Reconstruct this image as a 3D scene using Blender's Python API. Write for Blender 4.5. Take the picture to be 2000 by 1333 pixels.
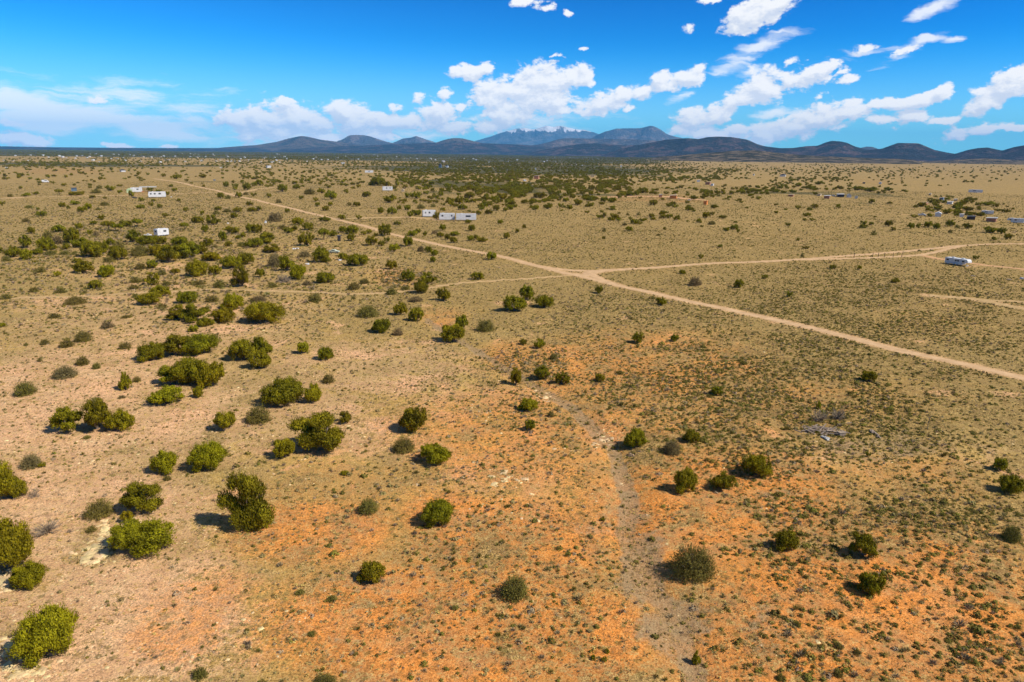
import bpy, math, random
import numpy as np
from mathutils import Matrix, Vector
R_ = math.radians
sc = bpy.context.scene
for o in list(bpy.data.objects): bpy.data.objects.remove(o)
col = sc.collection

# ------------------------------------------------------------------ camera
H = 36.0; F = 4000/3.0; PITCH = R_(15.4); ROLL = R_(0.66)
CM = Matrix.Rotation(math.pi/2 - PITCH, 3, 'X') @ Matrix.Rotation(ROLL, 3, 'Z')
cam = bpy.data.cameras.new('camera'); co = bpy.data.objects.new('camera', cam); col.objects.link(co)
co.matrix_world = Matrix.Translation((0, 0, H)) @ CM.to_4x4()
cam.lens = 24; cam.sensor_width = 36; cam.clip_start = 0.5; cam.clip_end = 200000
sc.camera = co
CMn = np.array(CM)

# ------------------------------------------------------------------ world: sky, clouds, sun
SUN_AZ = math.atan2(0.93, -0.37)      # compass style angle from +Y to the sun, towards +X
SUN_EL = R_(46)
sunv = Vector((math.sin(SUN_AZ)*math.cos(SUN_EL), math.cos(SUN_AZ)*math.cos(SUN_EL), math.sin(SUN_EL)))
sl = bpy.data.lights.new('sun', 'SUN'); sl.energy = 4.6; sl.angle = R_(0.53); sl.color = (1.0, 0.93, 0.82)
so = bpy.data.objects.new('sun', sl); col.objects.link(so)
so.rotation_euler = sunv.to_track_quat('Z', 'Y').to_euler(); so.location = (60, -40, 120)
sc.view_settings.view_transform = 'Standard'; sc.view_settings.look = 'None'
sc.view_settings.gamma = 1; sc.view_settings.exposure = 0.31; sc.view_settings.use_curve_mapping = False

def pix_dir(x, y):
    d = CMn @ np.array([(x-1000)/F, -(y-666.5)/F, -1.0]); return d/np.linalg.norm(d)
def azel(x, y):
    d = pix_dir(x, y); return math.degrees(math.atan2(d[0], d[1])), math.degrees(math.asin(d[2]))
PXD = 25.0  # pixels per degree near the middle of the picture

class NT:
    def __init__(s, tree): s.t = tree; s.n = tree.nodes; s.l = tree.links
    def add(s, typ, ins=None, **kw):
        n = s.n.new(typ)
        for k, v in kw.items(): setattr(n, k, v)
        for k, v in (ins or {}).items():
            if isinstance(v, bpy.types.NodeSocket): s.l.new(v, n.inputs[k])
            else: n.inputs[k].default_value = v
        return n
    def math(s, op, a, b=0.0, c=None, clamp=False):
        n = s.n.new('ShaderNodeMath'); n.operation = op; n.use_clamp = clamp
        for i, v in enumerate((a, b) if c is None else (a, b, c)):
            if isinstance(v, bpy.types.NodeSocket): s.l.new(v, n.inputs[i])
            else: n.inputs[i].default_value = v
        return n.outputs[0]
    def vmath(s, op, a, b):
        n = s.n.new('ShaderNodeVectorMath'); n.operation = op
        for i, v in enumerate((a, b)):
            if v is None: continue
            if isinstance(v, bpy.types.NodeSocket): s.l.new(v, n.inputs[i])
            else: n.inputs[i].default_value = v
        return n
    def ss(s, v, lo, hi, a=0.0, b=1.0):
        n = s.n.new('ShaderNodeMapRange'); n.interpolation_type = 'SMOOTHSTEP'
        s.l.new(v, n.inputs['Value'])
        for k, q in zip(('From Min', 'From Max', 'To Min', 'To Max'), (lo, hi, a, b)): n.inputs[k].default_value = q
        return n.outputs['Result']
    def mix(s, f, a, b, bt='MIX'):
        n = s.n.new('ShaderNodeMix'); n.data_type = 'RGBA'; n.blend_type = bt
        for k, v in ((0, f), (6, a), (7, b)):
            if isinstance(v, bpy.types.NodeSocket): s.l.new(v, n.inputs[k])
            elif k == 0: n.inputs[0].default_value = v
            else: n.inputs[k].default_value = (*v, 1) if len(v) == 3 else v
        return n.outputs[2]
    def noise(s, vec, scale, detail=4, rough=0.5, dist=0.0, dim='3D'):
        n = s.n.new('ShaderNodeTexNoise'); n.noise_dimensions = dim
        if vec is not None: s.l.new(vec, n.inputs['Vector'])
        n.inputs['Scale'].default_value = scale; n.inputs['Detail'].default_value = detail
        n.inputs['Roughness'].default_value = rough; n.inputs['Distortion'].default_value = dist
        return n

# cumulus puffs: centre x,y, radii, tilt (deg, up to the right), weight   -> turned into fixed sky directions
CUM = [(470,238,42,26,0,1),(520,240,60,42,0,1),(575,235,55,36,0,1),(500,262,50,20,0,.8),(560,200,25,10,0,.7),(625,248,40,26,0,1),
 (672,222,42,26,0,1),(705,240,60,32,0,1),(755,238,40,22,0,1),(735,262,55,18,0,.9),(640,266,60,14,0,.8),(800,240,34,18,0,.9),
 (858,222,46,30,0,1),(820,196,14,14,30,.6),(868,182,16,10,30,.7),(885,250,42,14,0,1),(905,208,22,14,0,.7),(775,210,18,8,0,.7),
 (960,188,46,34,0,1),(1010,175,55,38,0,1),(1065,165,70,42,5,1),(1110,150,52,26,10,1),(1150,150,18,18,20,.8),(985,224,52,34,0,1),(1060,202,72,30,0,1),
 (965,250,46,16,0,.8),(1100,215,70,16,0,.5),(920,138,50,17,8,1),(1170,205,46,22,25,1),(1205,190,55,18,12,1),(1255,178,26,12,15,.8),
 (1290,160,32,17,15,.95),(1335,155,44,18,15,.95),(1368,135,20,12,35,.6),(1450,190,42,20,8,1),(1490,172,50,32,0,1),(1545,152,34,14,10,.9),
 (1590,145,42,22,15,.9),(1620,130,22,13,15,.8),(1655,160,19,10,12,.9),(1640,145,16,9,40,.6),
 (1350,236,40,24,10,1),(1400,225,42,20,10,1),(1330,252,26,14,0,.9),(1390,262,55,14,0,1),(1435,255,36,12,0,.9),(1475,30,58,30,15,1.05),(1520,10,40,16,25,.9),(1440,45,32,18,0,.9),
 (1500,262,46,26,15,1),(1555,250,60,26,12,1),(1610,228,56,26,5,1),(1665,218,50,18,5,1),(1720,205,36,13,8,.9),(1790,198,48,13,12,1),(1840,183,26,12,30,.8),
 (1775,228,34,20,12,1),(1735,236,34,9,0,.8),(1840,234,30,9,8,.8),(1975,165,55,26,25,1.1),(1930,198,36,18,30,.95),(1990,145,30,14,15,1),
 (1875,262,34,12,3,.9),(1920,255,30,11,3,.9),(1980,248,30,8,3,.9),(30,272,46,12,0,.95),(70,276,40,9,0,.9),(228,286,32,6,0,.9),(200,197,22,7,0,.7),
 (10,238,26,8,0,.7),(330,286,14,4,0,.7),(1690,98,18,9,10,.6),(1768,103,24,8,20,.65),(1140,96,12,4,0,.5),(1085,107,16,4,0,.6),(1342,56,10,9,40,.55),(1065,18,18,8,0,.65),(1110,23,13,6,0,.55),(1025,5,34,8,0,.8),(1385,3,18,7,0,.7),(1235,208,17,6,8,.6),(1600,187,13,6,25,.5),(1545,122,13,8,40,.5)]
WISP = [(60,205,110,22,-6,.9),(150,225,150,26,-7,.95),(260,245,130,20,-7,.85),(330,262,90,16,-4,.75),(60,235,90,24,0,.7),(1480,92,70,15,20,.75),(1440,122,50,14,15,.7),(1470,135,24,12,30,.6),
 (1815,22,48,10,14,.9),(1805,76,44,9,10,.9),(1862,73,16,6,12,.6),(1680,103,38,8,10,.35),(1745,118,30,7,20,.35),(1740,92,22,5,0,.4),(1510,220,44,10,10,.85),(1500,242,34,9,12,.7),
 (1525,65,25,4,0,.5),(1330,186,30,7,25,.6),(1040,240,150,18,0,.45),(560,262,150,28,0,.5),(370,232,60,20,-10,.35),(200,180,120,14,0,.3),(1420,215,30,9,30,.4),(1400,262,100,20,0,.5),(820,265,60,14,0,.5)]
world = bpy.data.worlds.new('World'); sc.world = world; world.use_nodes = True
world.cycles.sampling_method = 'MANUAL'; world.cycles.sample_map_resolution = 256
sc.cycles.max_bounces = 5; sc.cycles.diffuse_bounces = 2; sc.cycles.transmission_bounces = 3; sc.cycles.volume_bounces = 0
W = NT(world.node_tree); W.n.clear()

def cloud_group(name, items):
    g = bpy.data.node_groups.new(name, 'ShaderNodeTree')
    g.interface.new_socket('P', in_out='INPUT', socket_type='NodeSocketVector')
    g.interface.new_socket('D', in_out='OUTPUT', socket_type='NodeSocketFloat')
    N = NT(g); gi = N.add('NodeGroupInput'); go = N.add('NodeGroupOutput')
    acc = None; pin = gi.outputs[0]
    for (x, y, rx, ry, rot, w) in items:
        a, e = azel(x, y)
        if acc is not None:   # keeps the shader's working memory small: each puff waits for the one before
            vm = N.n.new('ShaderNodeVectorMath'); vm.operation = 'MULTIPLY_ADD'; N.l.new(acc, vm.inputs[0]); vm.inputs[1].default_value = (0, 0, 1e-7); N.l.new(gi.outputs[0], vm.inputs[2]); pin = vm.outputs[0]
        m = N.add('ShaderNodeMapping', {'Vector': pin, 'Location': (a, e, 0), 'Rotation': (0, 0, R_(rot-0.66)), 'Scale': (rx/PXD*1.12, ry/PXD*1.12, 1)}, vector_type='TEXTURE')
        ln = N.vmath('LENGTH', m.outputs[0], None).outputs['Value']
        v = N.math('MULTIPLY_ADD', ln, -w, w)
        acc = v if acc is None else N.math('SMOOTH_MAX', acc, v, 0.12)
    if acc is None: acc = N.math('ADD', -5.0, 0.0)
    N.l.new(acc, go.inputs[0]); return g
tc = W.add('ShaderNodeTexCoord'); sx = W.add('ShaderNodeSeparateXYZ', {0: tc.outputs['Generated']})
az = W.math('MULTIPLY', W.math('ARCTAN2', sx.outputs[0], sx.outputs[1]), 180/math.pi)
el = W.math('MULTIPLY', W.math('ARCSINE', sx.outputs[2]), 180/math.pi)
P = W.add('ShaderNodeCombineXYZ', {0: az, 1: el, 2: 0.0}).outputs[0]
STR = 0.109
sky = W.add('ShaderNodeTexSky', sky_type='NISHITA', sun_disc=False, sun_elevation=SUN_EL, sun_rotation=SUN_AZ, air_density=1.0, dust_density=0.3, ozone_density=2.5, altitude=2000)
hs = W.add('ShaderNodeHueSaturation', {'Saturation': 1.25, 'Value': 1.0, 'Color': sky.outputs[0]})
t1 = W.mix(1.0, hs.outputs[0], (0.80/7.8, 1.12/7.8, 1.25/7.8), 'MULTIPLY')
t2 = W.add('ShaderNodeGamma', {'Color': t1, 'Gamma': 1.8})
tint = W.mix(1.0, t2.outputs[0], (0.0, 7.8*1.0, 7.8*.99), 'MULTIPLY')
high = W.mix(1.0, sky.outputs[0], (.82, .72, .64), 'MULTIPLY')      # unseen sky above the view, dimmed and warmed to set the shadow fill
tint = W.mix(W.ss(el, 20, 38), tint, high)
# the sky pales towards the horizon, most on the left of the view
pale = W.math('MULTIPLY', W.ss(az, 25, -45, .35, 1.0), W.ss(el, 17, 0))
pale2 = W.ss(el, 9, 0, 0, .42)
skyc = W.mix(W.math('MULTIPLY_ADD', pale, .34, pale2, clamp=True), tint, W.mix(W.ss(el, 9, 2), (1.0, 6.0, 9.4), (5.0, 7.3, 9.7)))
def sky_sector(a0, a1):
    """the sky with its clouds between two azimuths; only the puffs near this sector are evaluated"""
    def near(items, mg):
        out = []
        for it in items:
            a, e = azel(it[0], it[1]); R = max(it[2], it[3])/PXD*1.12*1.75+mg
            if a+R > a0 and a-R < a1: out.append(it)
        return out
    gc = cloud_group('cumulus_field', near(CUM, 1.3)); gw = cloud_group('wisp_field', near(WISP, 2.0))
    def cum_density(P):
        w1 = W.noise(P, 0.55, 4, .6); d1 = W.vmath('SUBTRACT', w1.outputs['Color'], (.5, .5, .5))
        sc1 = W.vmath('MULTIPLY', d1.outputs[0], (1.5, 1.1, 0)); Pw = W.vmath('ADD', P, sc1.outputs[0]).outputs[0]
        g = W.add('ShaderNodeGroup', node_tree=gc); W.l.new(Pw, g.inputs[0])
        m = W.add('ShaderNodeMapping', {'Vector': P, 'Rotation': (0, 0, R_(-14)), 'Scale': (.8, 1.35, 1)})
        n = W.noise(m.outputs[0], 0.9, 8, .62, .15)
        nn = W.math('MULTIPLY_ADD', n.outputs['Fac'], 2.1, -1.0)
        return W.math('ADD', g.outputs[0], nn)
    d0 = cum_density(P)
    Ps = W.vmath('ADD', P, (0.22, 0.50, 0)).outputs[0]
    d1 = cum_density(Ps)
    alpha = W.ss(d0, 0.08, 0.46)
    shade = W.ss(W.math('SUBTRACT', d0, d1), -0.36, 0.42)            # bright where the cloud thins towards the sun
    g2 = W.add('ShaderNodeGroup', node_tree=gw)
    w2 = W.noise(P, 0.35, 4, .6); P2 = W.vmath('ADD', P, W.vmath('MULTIPLY', W.vmath('SUBTRACT', w2.outputs['Color'], (.5, .5, .5)).outputs[0], (2.4, 1.2, 0)).outputs[0]).outputs[0]
    W.l.new(P2, g2.inputs[0])
    mw = W.add('ShaderNodeMapping', {'Vector': P2, 'Rotation': (0, 0, R_(-12)), 'Scale': (.35, 2.2, 1)})
    nw = W.noise(mw.outputs[0], 0.8, 7, .6, .3)
    wv = W.math('ADD', g2.outputs[0], W.math('MULTIPLY_ADD', nw.outputs['Fac'], 1.8, W.ss(az, 0, -15, -0.84, -0.70)))
    walpha = W.ss(wv, 0.0, 0.8, 0, .85)
    white = W.mix(shade, (5.5, 6.0, 7.0), (8.0, 8.0, 8.1)); white = W.mix(1.0, white, W.mix(W.ss(el, 9, .5), (1, 1, 1), (1.32, 1.28, 1.22)), 'MULTIPLY')
    c1 = W.mix(W.math('MULTIPLY', walpha, W.ss(el, -1, 1)), skyc, W.mix(W.ss(el, 9, .5), (8.2, 8.3, 8.5), (10.4, 10.3, 10.1)))
    c2 = W.mix(alpha, c1, white)
    return W.add('ShaderNodeBackground', {'Color': c2, 'Strength': STR}).outputs[0]
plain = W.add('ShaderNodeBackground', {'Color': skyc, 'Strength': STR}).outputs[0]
def tree(lo, hi):
    if hi-lo <= 7.5: return sky_sector(lo, hi)
    mid = (lo+hi)/2; f = W.math('GREATER_THAN', az, mid)
    return W.add('ShaderNodeMixShader', {0: f, 1: tree(lo, mid), 2: tree(mid, hi)}).outputs[0]
front = W.math('MULTIPLY', W.math('LESS_THAN', W.math('ABSOLUTE', az), 42.0), W.math('MULTIPLY', W.math('GREATER_THAN', el, -2.0), W.math('LESS_THAN', el, 17.5)))
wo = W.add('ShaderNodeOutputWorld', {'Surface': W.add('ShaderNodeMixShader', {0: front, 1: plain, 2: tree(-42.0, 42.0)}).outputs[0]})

# ------------------------------------------------------------------ numeric helpers
def _hash(ix, iy, s):
    h = (ix.astype(np.int64)*374761393 + iy.astype(np.int64)*668265263 + s*1274126177) & 0x7fffffff
    h = ((h ^ (h >> 13))*1274126177) & 0x7fffffff
    return ((h ^ (h >> 16)) & 0xffff)/65535.0
def vnoise(x, y, s=0):
    x = np.asarray(x, float); y = np.asarray(y, float)
    ix = np.floor(x); iy = np.floor(y); fx = x-ix; fy = y-iy
    fx = fx*fx*(3-2*fx); fy = fy*fy*(3-2*fy); ix = ix.astype(np.int64); iy = iy.astype(np.int64)
    a = _hash(ix, iy, s); b = _hash(ix+1, iy, s); c = _hash(ix, iy+1, s); d = _hash(ix+1, iy+1, s)
    return (a*(1-fx)+b*fx)*(1-fy)+(c*(1-fx)+d*fx)*fy
def fbm(x, y, o=4, s=0):
    v = 0; a = .5; t = 0
    for k in range(o):
        v = v + a*vnoise(x*2**k, y*2**k, s+k*17); t += a; a *= .5
    return v/t
def sstep(v, a, b):
    t = np.clip((v-a)/(b-a), 0, 1); return t*t*(3-2*t)
def project(x, y, z):
    p = np.stack([x, y, z-H], -1) @ CMn          # world -> camera (CM orthonormal)
    zz = np.where(p[..., 2] < -1e-3, -p[..., 2], np.nan)
    return 1000+F*p[..., 0]/zz, 666.5-F*p[..., 1]/zz
def seg_dist(px, py, pts):
    best = np.full(np.shape(px), 1e9)
    for (ax, ay), (bx, by) in zip(pts[:-1], pts[1:]):
        dx, dy = bx-ax, by-ay; L = dx*dx+dy*dy+1e-9
        t = np.clip(((px-ax)*dx+(py-ay)*dy)/L, 0, 1)
        best = np.minimum(best, np.hypot(px-ax-t*dx, py-ay-t*dy))
    return best
def plane_hit(x, y, z=0.0):
    d = pix_dir(x, y); t = (z-H)/d[2]; return d[0]*t, d[1]*t
WASH = [(835,628),(890,662),(940,692),(1000,728),(1060,765),(1115,795),(1160,840),(1195,875),(1212,925),(1232,975),(1222,1040),(1250,1105),(1285,1165),(1330,1235),(1360,1333),(1380,1450)]
WASHW = [plane_hit(*p) for p in WASH]
def hgt(x, y):
    x = np.asarray(x, float); y = np.asarray(y, float)
    D = np.hypot(x, y)
    far = 1-sstep(D, 700, 1800)
    h = (fbm(x/70, y/70, 3, 5)-.5)*1.6*far*sstep(D, 10, 60) + (fbm(x/9, y/9, 3, 9)-.5)*.35*(1-sstep(D, 150, 400))
    near = D < 400
    if np.any(near):
        d = np.where(near, seg_dist(x, y, WASHW), 99.0)
        h = h - .45*np.exp(-(d/2.2)**2)
    return h
def ground(x, y):
    """pixel -> point on the terrain and metres per pixel there"""
    z = 0.0
    for _ in range(5):
        X, Y = plane_hit(x, y, z); z = float(hgt(X, Y))
    X, Y = plane_hit(x, y, z)
    dep = -(np.array([X, Y, z-H]) @ CMn)[2]
    return X, Y, z, dep/F

def mesh_np(name, V, Fq, mats=(), mi=None, smooth=False, attrs=None):
    """V (n,3), Fq list of (k,3|4) arrays or one array"""
    me = bpy.data.meshes.new(name)
    fl = Fq if isinstance(Fq, list) else [Fq]
    fl = [np.asarray(f, np.int32) for f in fl if len(f)]
    V = np.asarray(V, np.float32)
    me.vertices.add(len(V)); me.vertices.foreach_set('co', V.ravel())
    loops = np.concatenate([f.ravel() for f in fl]); tot = np.concatenate([np.full(len(f), f.shape[1], np.int32) for f in fl])
    st = np.concatenate([[0], np.cumsum(tot)[:-1]]).astype(np.int32)
    me.loops.add(len(loops)); me.loops.foreach_set('vertex_index', loops)
    me.polygons.add(len(tot)); me.polygons.foreach_set('loop_start', st)
    try: me.polygons.foreach_set('loop_total', tot)
    except Exception: pass
    if mi is not None: me.polygons.foreach_set('material_index', np.asarray(mi, np.int32))
    if smooth: me.polygons.foreach_set('use_smooth', np.ones(len(tot), bool))
    for m in mats: me.materials.append(m)
    for k, a in (attrs or {}).items():
        at = me.attributes.new(k, 'FLOAT_COLOR', 'POINT'); at.data.foreach_set('color', np.asarray(a, np.float32).ravel())
    me.update(calc_edges=True); me.validate(); return me
def tag(o, label=None, cat=None, group=None, kind=None):
    for k, v in (('label', label), ('category', cat), ('group', group), ('kind', kind)):
        if v: o[k] = v
    return o
def link(name, me, parent=None, loc=None):
    o = bpy.data.objects.new(name, me); col.objects.link(o)
    if parent: o.parent = parent
    if loc is not None: o.location = loc
    return o

# ------------------------------------------------------------------ materials
def mat(name, color, rough=.85, metal=0.0, var=0.0, scale=3.0, bump=0.0, spec=.3, randval=0.0, trans=0.0):
    m = bpy.data.materials.new(name); m.use_nodes = True; N = NT(m.node_tree)
    b = N.n['Principled BSDF']; b.inputs['Roughness'].default_value = rough; b.inputs['Metallic'].default_value = metal
    b.inputs['Specular IOR Level'].default_value = spec
    c = N.add('ShaderNodeRGB'); c.outputs[0].default_value = (*color, 1); out = c.outputs[0]
    t = N.add('ShaderNodeTexCoord')
    if var:
        n = N.noise(t.outputs['Object'], scale, 5, .6)
        k = N.ss(n.outputs['Fac'], .3, .7, 1-var, 1+var)
        out = N.add('ShaderNodeHueSaturation', {'Color': out, 'Value': k}).outputs[0]
        if bump:
            bp = N.add('ShaderNodeBump', {'Height': n.outputs['Fac'], 'Strength': bump, 'Distance': .05}); N.l.new(bp.outputs[0], b.inputs['Normal'])
    if randval:
        oi = N.add('ShaderNodeObjectInfo')
        v = N.math('MULTIPLY_ADD', oi.outputs['Random'], 2*randval, 1-randval)
        r2 = N.math('FRACT', N.math('MULTIPLY', oi.outputs['Random'], 7.31))
        hh = N.math('MULTIPLY_ADD', r2, 0.03, 0.489)
        out = N.add('ShaderNodeHueSaturation', {'Color': out, 'Value': v, 'Hue': hh}).outputs[0]
    N.l.new(out, b.inputs['Base Color'])
    if trans:
        tr = N.add('ShaderNodeBsdfTranslucent', {'Color': out}); mx = N.add('ShaderNodeMixShader', {0: trans, 1: b.outputs[0], 2: tr.outputs[0]})
        N.l.new(mx.outputs[0], N.n['Material Output'].inputs['Surface'])
    return m
M = {}
M['leaf'] = mat('juniper_leaf', (.215, .180, .006), .8, var=.6, scale=2.4, randval=.18, trans=.22, spec=.15)
M['leafy'] = mat('yellow_juniper_leaf', (.275, .225, .006), .8, var=.5, scale=2.4, randval=.14, trans=.25, spec=.15)
M['leafg'] = mat('grey_green_leaf', (.20, .16, .035), .85, var=.35, scale=2.2, randval=.16, trans=.2, spec=.1)
M['leafb'] = mat('dry_brown_leaf', (.20, .145, .06), .9, var=.3, scale=2.5, randval=.12, trans=.1, spec=.1)
M['dead'] = mat('bleached_twig', (.32, .245, .165), .9, var=.25, scale=4)
M['bark'] = mat('juniper_bark', (.16, .12, .085), .95, var=.35, scale=6, bump=.4)
M['tg'] = mat('scrub_green', (.185, .15, .022), .9, var=.3, scale=3, randval=.3, trans=.2)
M['ts'] = mat('scrub_sage', (.32, .245, .09), .9, var=.25, scale=3, randval=.25, trans=.2)
M['tw'] = mat('scrub_straw', (.55, .38, .12), .9, var=.2, scale=3, randval=.25, trans=.25)
M['td'] = mat('scrub_grey', (.32, .23, .13), .9, var=.25, scale=3, randval=.25)
M['stone'] = mat('pale_stone', (.66, .47, .24), .9, var=.25, scale=2, randval=.2)
M['white'] = mat('white_paint', (.64, .63, .61), .5, var=.10, scale=.8)
M['offwhite'] = mat('aged_white_paint', (.62, .60, .57), .6, var=.15, scale=.9)
M['glass'] = mat('dark_window', (.02, .025, .035), .12, spec=.6)
M['rubber'] = mat('rubber', (.02, .02, .02), .8)
M['steel'] = mat('galvanised_steel', (.45, .45, .44), .45, .6, var=.15, scale=1)
M['greyroof'] = mat('grey_roof', (.40, .39, .36), .7, var=.15, scale=1)
M['darkroof'] = mat('dark_roof', (.07, .07, .08), .7, var=.2, scale=1)
M['tan'] = mat('tan_siding', (.50, .38, .24), .8, var=.12, scale=1)
M['orange'] = mat('orange_wall', (.62, .22, .05), .8, var=.15, scale=1)
M['brick'] = mat('red_brown_wall', (.36, .17, .10), .85, var=.15, scale=1)
M['blue'] = mat('slate_blue_wall', (.10, .15, .20), .7, var=.15, scale=1)
M['lime'] = mat('pale_green_canvas', (.45, .55, .30), .8, var=.1, scale=1)
M['wood'] = mat('weathered_wood', (.34, .26, .18), .9, var=.35, scale=3)
M['woodp'] = mat('bleached_plank', (.27, .205, .15), .9, var=.25, scale=3)
M['dark'] = mat('dark_paint', (.03, .03, .035), .5, spec=.4)
M['darkwood'] = mat('dark_timber', (.07, .045, .03), .85, var=.2)
M['blueline'] = mat('blue_grey_stripe', (.22, .28, .36), .5)
M['palegreen'] = mat('pale_green_paint', (.52, .56, .42), .4)

def ground_material():
    m = bpy.data.materials.new('desert_ground'); m.use_nodes = True; N = NT(m.node_tree); b = N.n['Principled BSDF']
    b.inputs['Roughness'].default_value = .95; b.inputs['Specular IOR Level'].default_value = .1
    a1 = N.add('ShaderNodeAttribute', attribute_name='zones'); s1 = N.add('ShaderNodeSeparateColor', {0: a1.outputs['Color']})
    a2 = N.add('ShaderNodeAttribute', attribute_name='zones2'); s2 = N.add('ShaderNodeSeparateColor', {0: a2.outputs['Color']})
    org, pal, wod, wsh = s1.outputs[0], s1.outputs[1], s1.outputs[2], a1.outputs['Alpha']
    trk, scr, red = s2.outputs[0], s2.outputs[1], s2.outputs[2]
    ge = N.add('ShaderNodeNewGeometry').outputs['Position']
    nb = N.noise(ge, .035, 6, .6); nm = N.noise(ge, .22, 6, .7); nf = N.noise(ge, 1.15, 9, .78); nx = N.noise(ge, 6.5, 4, .75)
    nfar = N.noise(ge, .0045, 8, .65); ncl = N.noise(ge, .75, 3, .6)
    sx_ = N.math('MULTIPLY_ADD', nx.outputs['Fac'], .55, N.math('MULTIPLY', nf.outputs['Fac'], .75))        # about .65, fine grained
    mid_ = N.math('MULTIPLY_ADD', nm.outputs['Fac'], 1.9, -.95); fin = N.math('MULTIPLY_ADD', nf.outputs['Fac'], 1.5, -.75)
    bb = N.math('ADD', mid_, fin)
    tan_ = N.mix(N.ss(nb.outputs['Fac'], .35, .7), (.475, .292, .086), (.545, .360, .112))
    orange = N.mix(N.ss(nm.outputs['Fac'], .35, .7), (.72, .265, .052), (.62, .285, .10))
    pale = N.mix(N.ss(nm.outputs['Fac'], .4, .65), (.65, .40, .205), (.69, .38, .185))
    c = N.mix(N.ss(N.math('ADD', pal, bb), .32, .68), tan_, pale)
    npk = N.noise(ge, .095, 7, .68, .4)      # bare pinkish scalds
    c = N.mix(N.math('MULTIPLY', N.ss(N.math('MULTIPLY_ADD', pal, .10, npk.outputs['Fac']), .58, .66), .8), c, (.70, .40, .205))
    c = N.mix(N.ss(N.math('ADD', org, N.math('ADD', N.math('MULTIPLY', mid_, .55), fin)), .20, .80), c, orange)
    c = N.mix(N.ss(N.math('ADD', red, bb), .3, .7), c, (.60, .25, .07))
    # dry grass and litter lying over the soil: cover changes from zone to zone, edges stay fine grained
    lit = N.mix(N.ss(nx.outputs['Fac'], .40, .60), (.225, .152, .050), (.41, .283, .102))
    lit = N.mix(N.math('MULTIPLY', scr, N.ss(ncl.outputs['Fac'], .42, .62)), lit, (.23, .150, .055))
    cov = N.math('ADD', N.math('MULTIPLY', N.ss(nb.outputs['Fac'], .3, .7), .10), N.math('MULTIPLY_ADD', nm.outputs['Fac'], .45, .04))
    cov = N.math('SUBTRACT', cov, N.math('ADD', N.math('MULTIPLY', org, .20), N.math('MULTIPLY', pal, .18)))
    cov = N.math('MULTIPLY_ADD', scr, .05, cov); cov = N.math('SUBTRACT', cov, N.math('MULTIPLY', N.ss(npk.outputs['Fac'], .56, .66), .12))
    cov = N.math('MULTIPLY_ADD', N.ss(npk.outputs['Fac'], .46, .36), .10, cov)
    lm = N.ss(N.math('ADD', sx_, cov), .82, .94)
    c = N.mix(N.math('MULTIPLY', lm, .88), c, lit)
    # round dark tussocks too small to be modelled at their distance
    sp = N.add('ShaderNodeTexVoronoi', {'Vector': ge, 'Scale': .9, 'Randomness': 1.0}); spd = N.ss(N.math('ADD', sp.outputs['Distance'], N.math('MULTIPLY', nx.outputs['Fac'], .4)), .54, .38)
    spc = N.add('ShaderNodeSeparateColor', {0: sp.outputs['Color']})
    spk = N.math('MULTIPLY', N.math('MULTIPLY', spd, N.ss(N.math('ADD', spc.outputs[0], scr), .75, .95)), .62)
    c = N.mix(spk, c, (.145, .115, .028))
    # pebbles: pale and dark specks
    vo = N.add('ShaderNodeTexVoronoi', {'Vector': ge, 'Scale': 3.4, 'Randomness': 1.0}); pb = N.ss(vo.outputs['Distance'], .34, .16)
    vsep = N.add('ShaderNodeSeparateColor', {0: vo.outputs['Color']})
    c = N.mix(N.math('MULTIPLY', pb, N.math('MULTIPLY', N.ss(vsep.outputs[0], .45, .55), N.math('MULTIPLY_ADD', pal, .65, .10))), c, (.80, .60, .34))
    c = N.mix(N.math('MULTIPLY', pb, N.math('MULTIPLY', N.ss(vsep.outputs[1], .6, .65), .6)), c, (.17, .115, .04))
    gravel = N.mix(N.ss(sx_, .58, .74), (.40, .28, .15), (.28, .19, .105))
    c = N.mix(N.math('MULTIPLY', N.ss(N.math('ADD', wsh, N.math('MULTIPLY', bb, .8)), .35, .75), .72), c, gravel)
    c = N.mix(N.math('MULTIPLY', N.ss(N.math('ADD', trk, N.math('MULTIPLY', bb, .7)), .3, .8), .6), c, (.66, .40, .20))
    # far woodland floor, opening into tan parks
    vfar = N.add('ShaderNodeMapping', {'Vector': ge, 'Scale': (.00022, .0011, 1)}); nvf = N.noise(vfar.outputs[0], 1.0, 5, .6)
    wf = N.ss(N.math('ADD', wod, N.math('ADD', N.math('MULTIPLY_ADD', nfar.outputs['Fac'], 1.4, -.7), N.math('MULTIPLY_ADD', nvf.outputs['Fac'], 2.6, -1.35))), .3, .6)
    c = N.mix(wf, c, N.mix(N.ss(nfar.outputs['Fac'], .4, .6), (.075, .07, .022), (.12, .10, .035)))
    val = N.ss(nx.outputs['Fac'], .36, .64, .60, 1.36)
    val2 = N.ss(nf.outputs['Fac'], .38, .62, .74, 1.22)
    c = N.add('ShaderNodeHueSaturation', {'Color': c, 'Value': N.math('MULTIPLY', val, val2)}).outputs[0]
    N.l.new(c, b.inputs['Base Color'])
    hsum = N.math('ADD', N.math('MULTIPLY', nf.outputs['Fac'], .6), N.math('ADD', N.math('MULTIPLY', nx.outputs['Fac'], .25), N.math('MULTIPLY', pb, .10)))
    bp = N.add('ShaderNodeBump', {'Height': hsum, 'Strength': .8, 'Distance': .28}); N.l.new(bp.outputs[0], b.inputs['Normal'])
    return m
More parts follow.
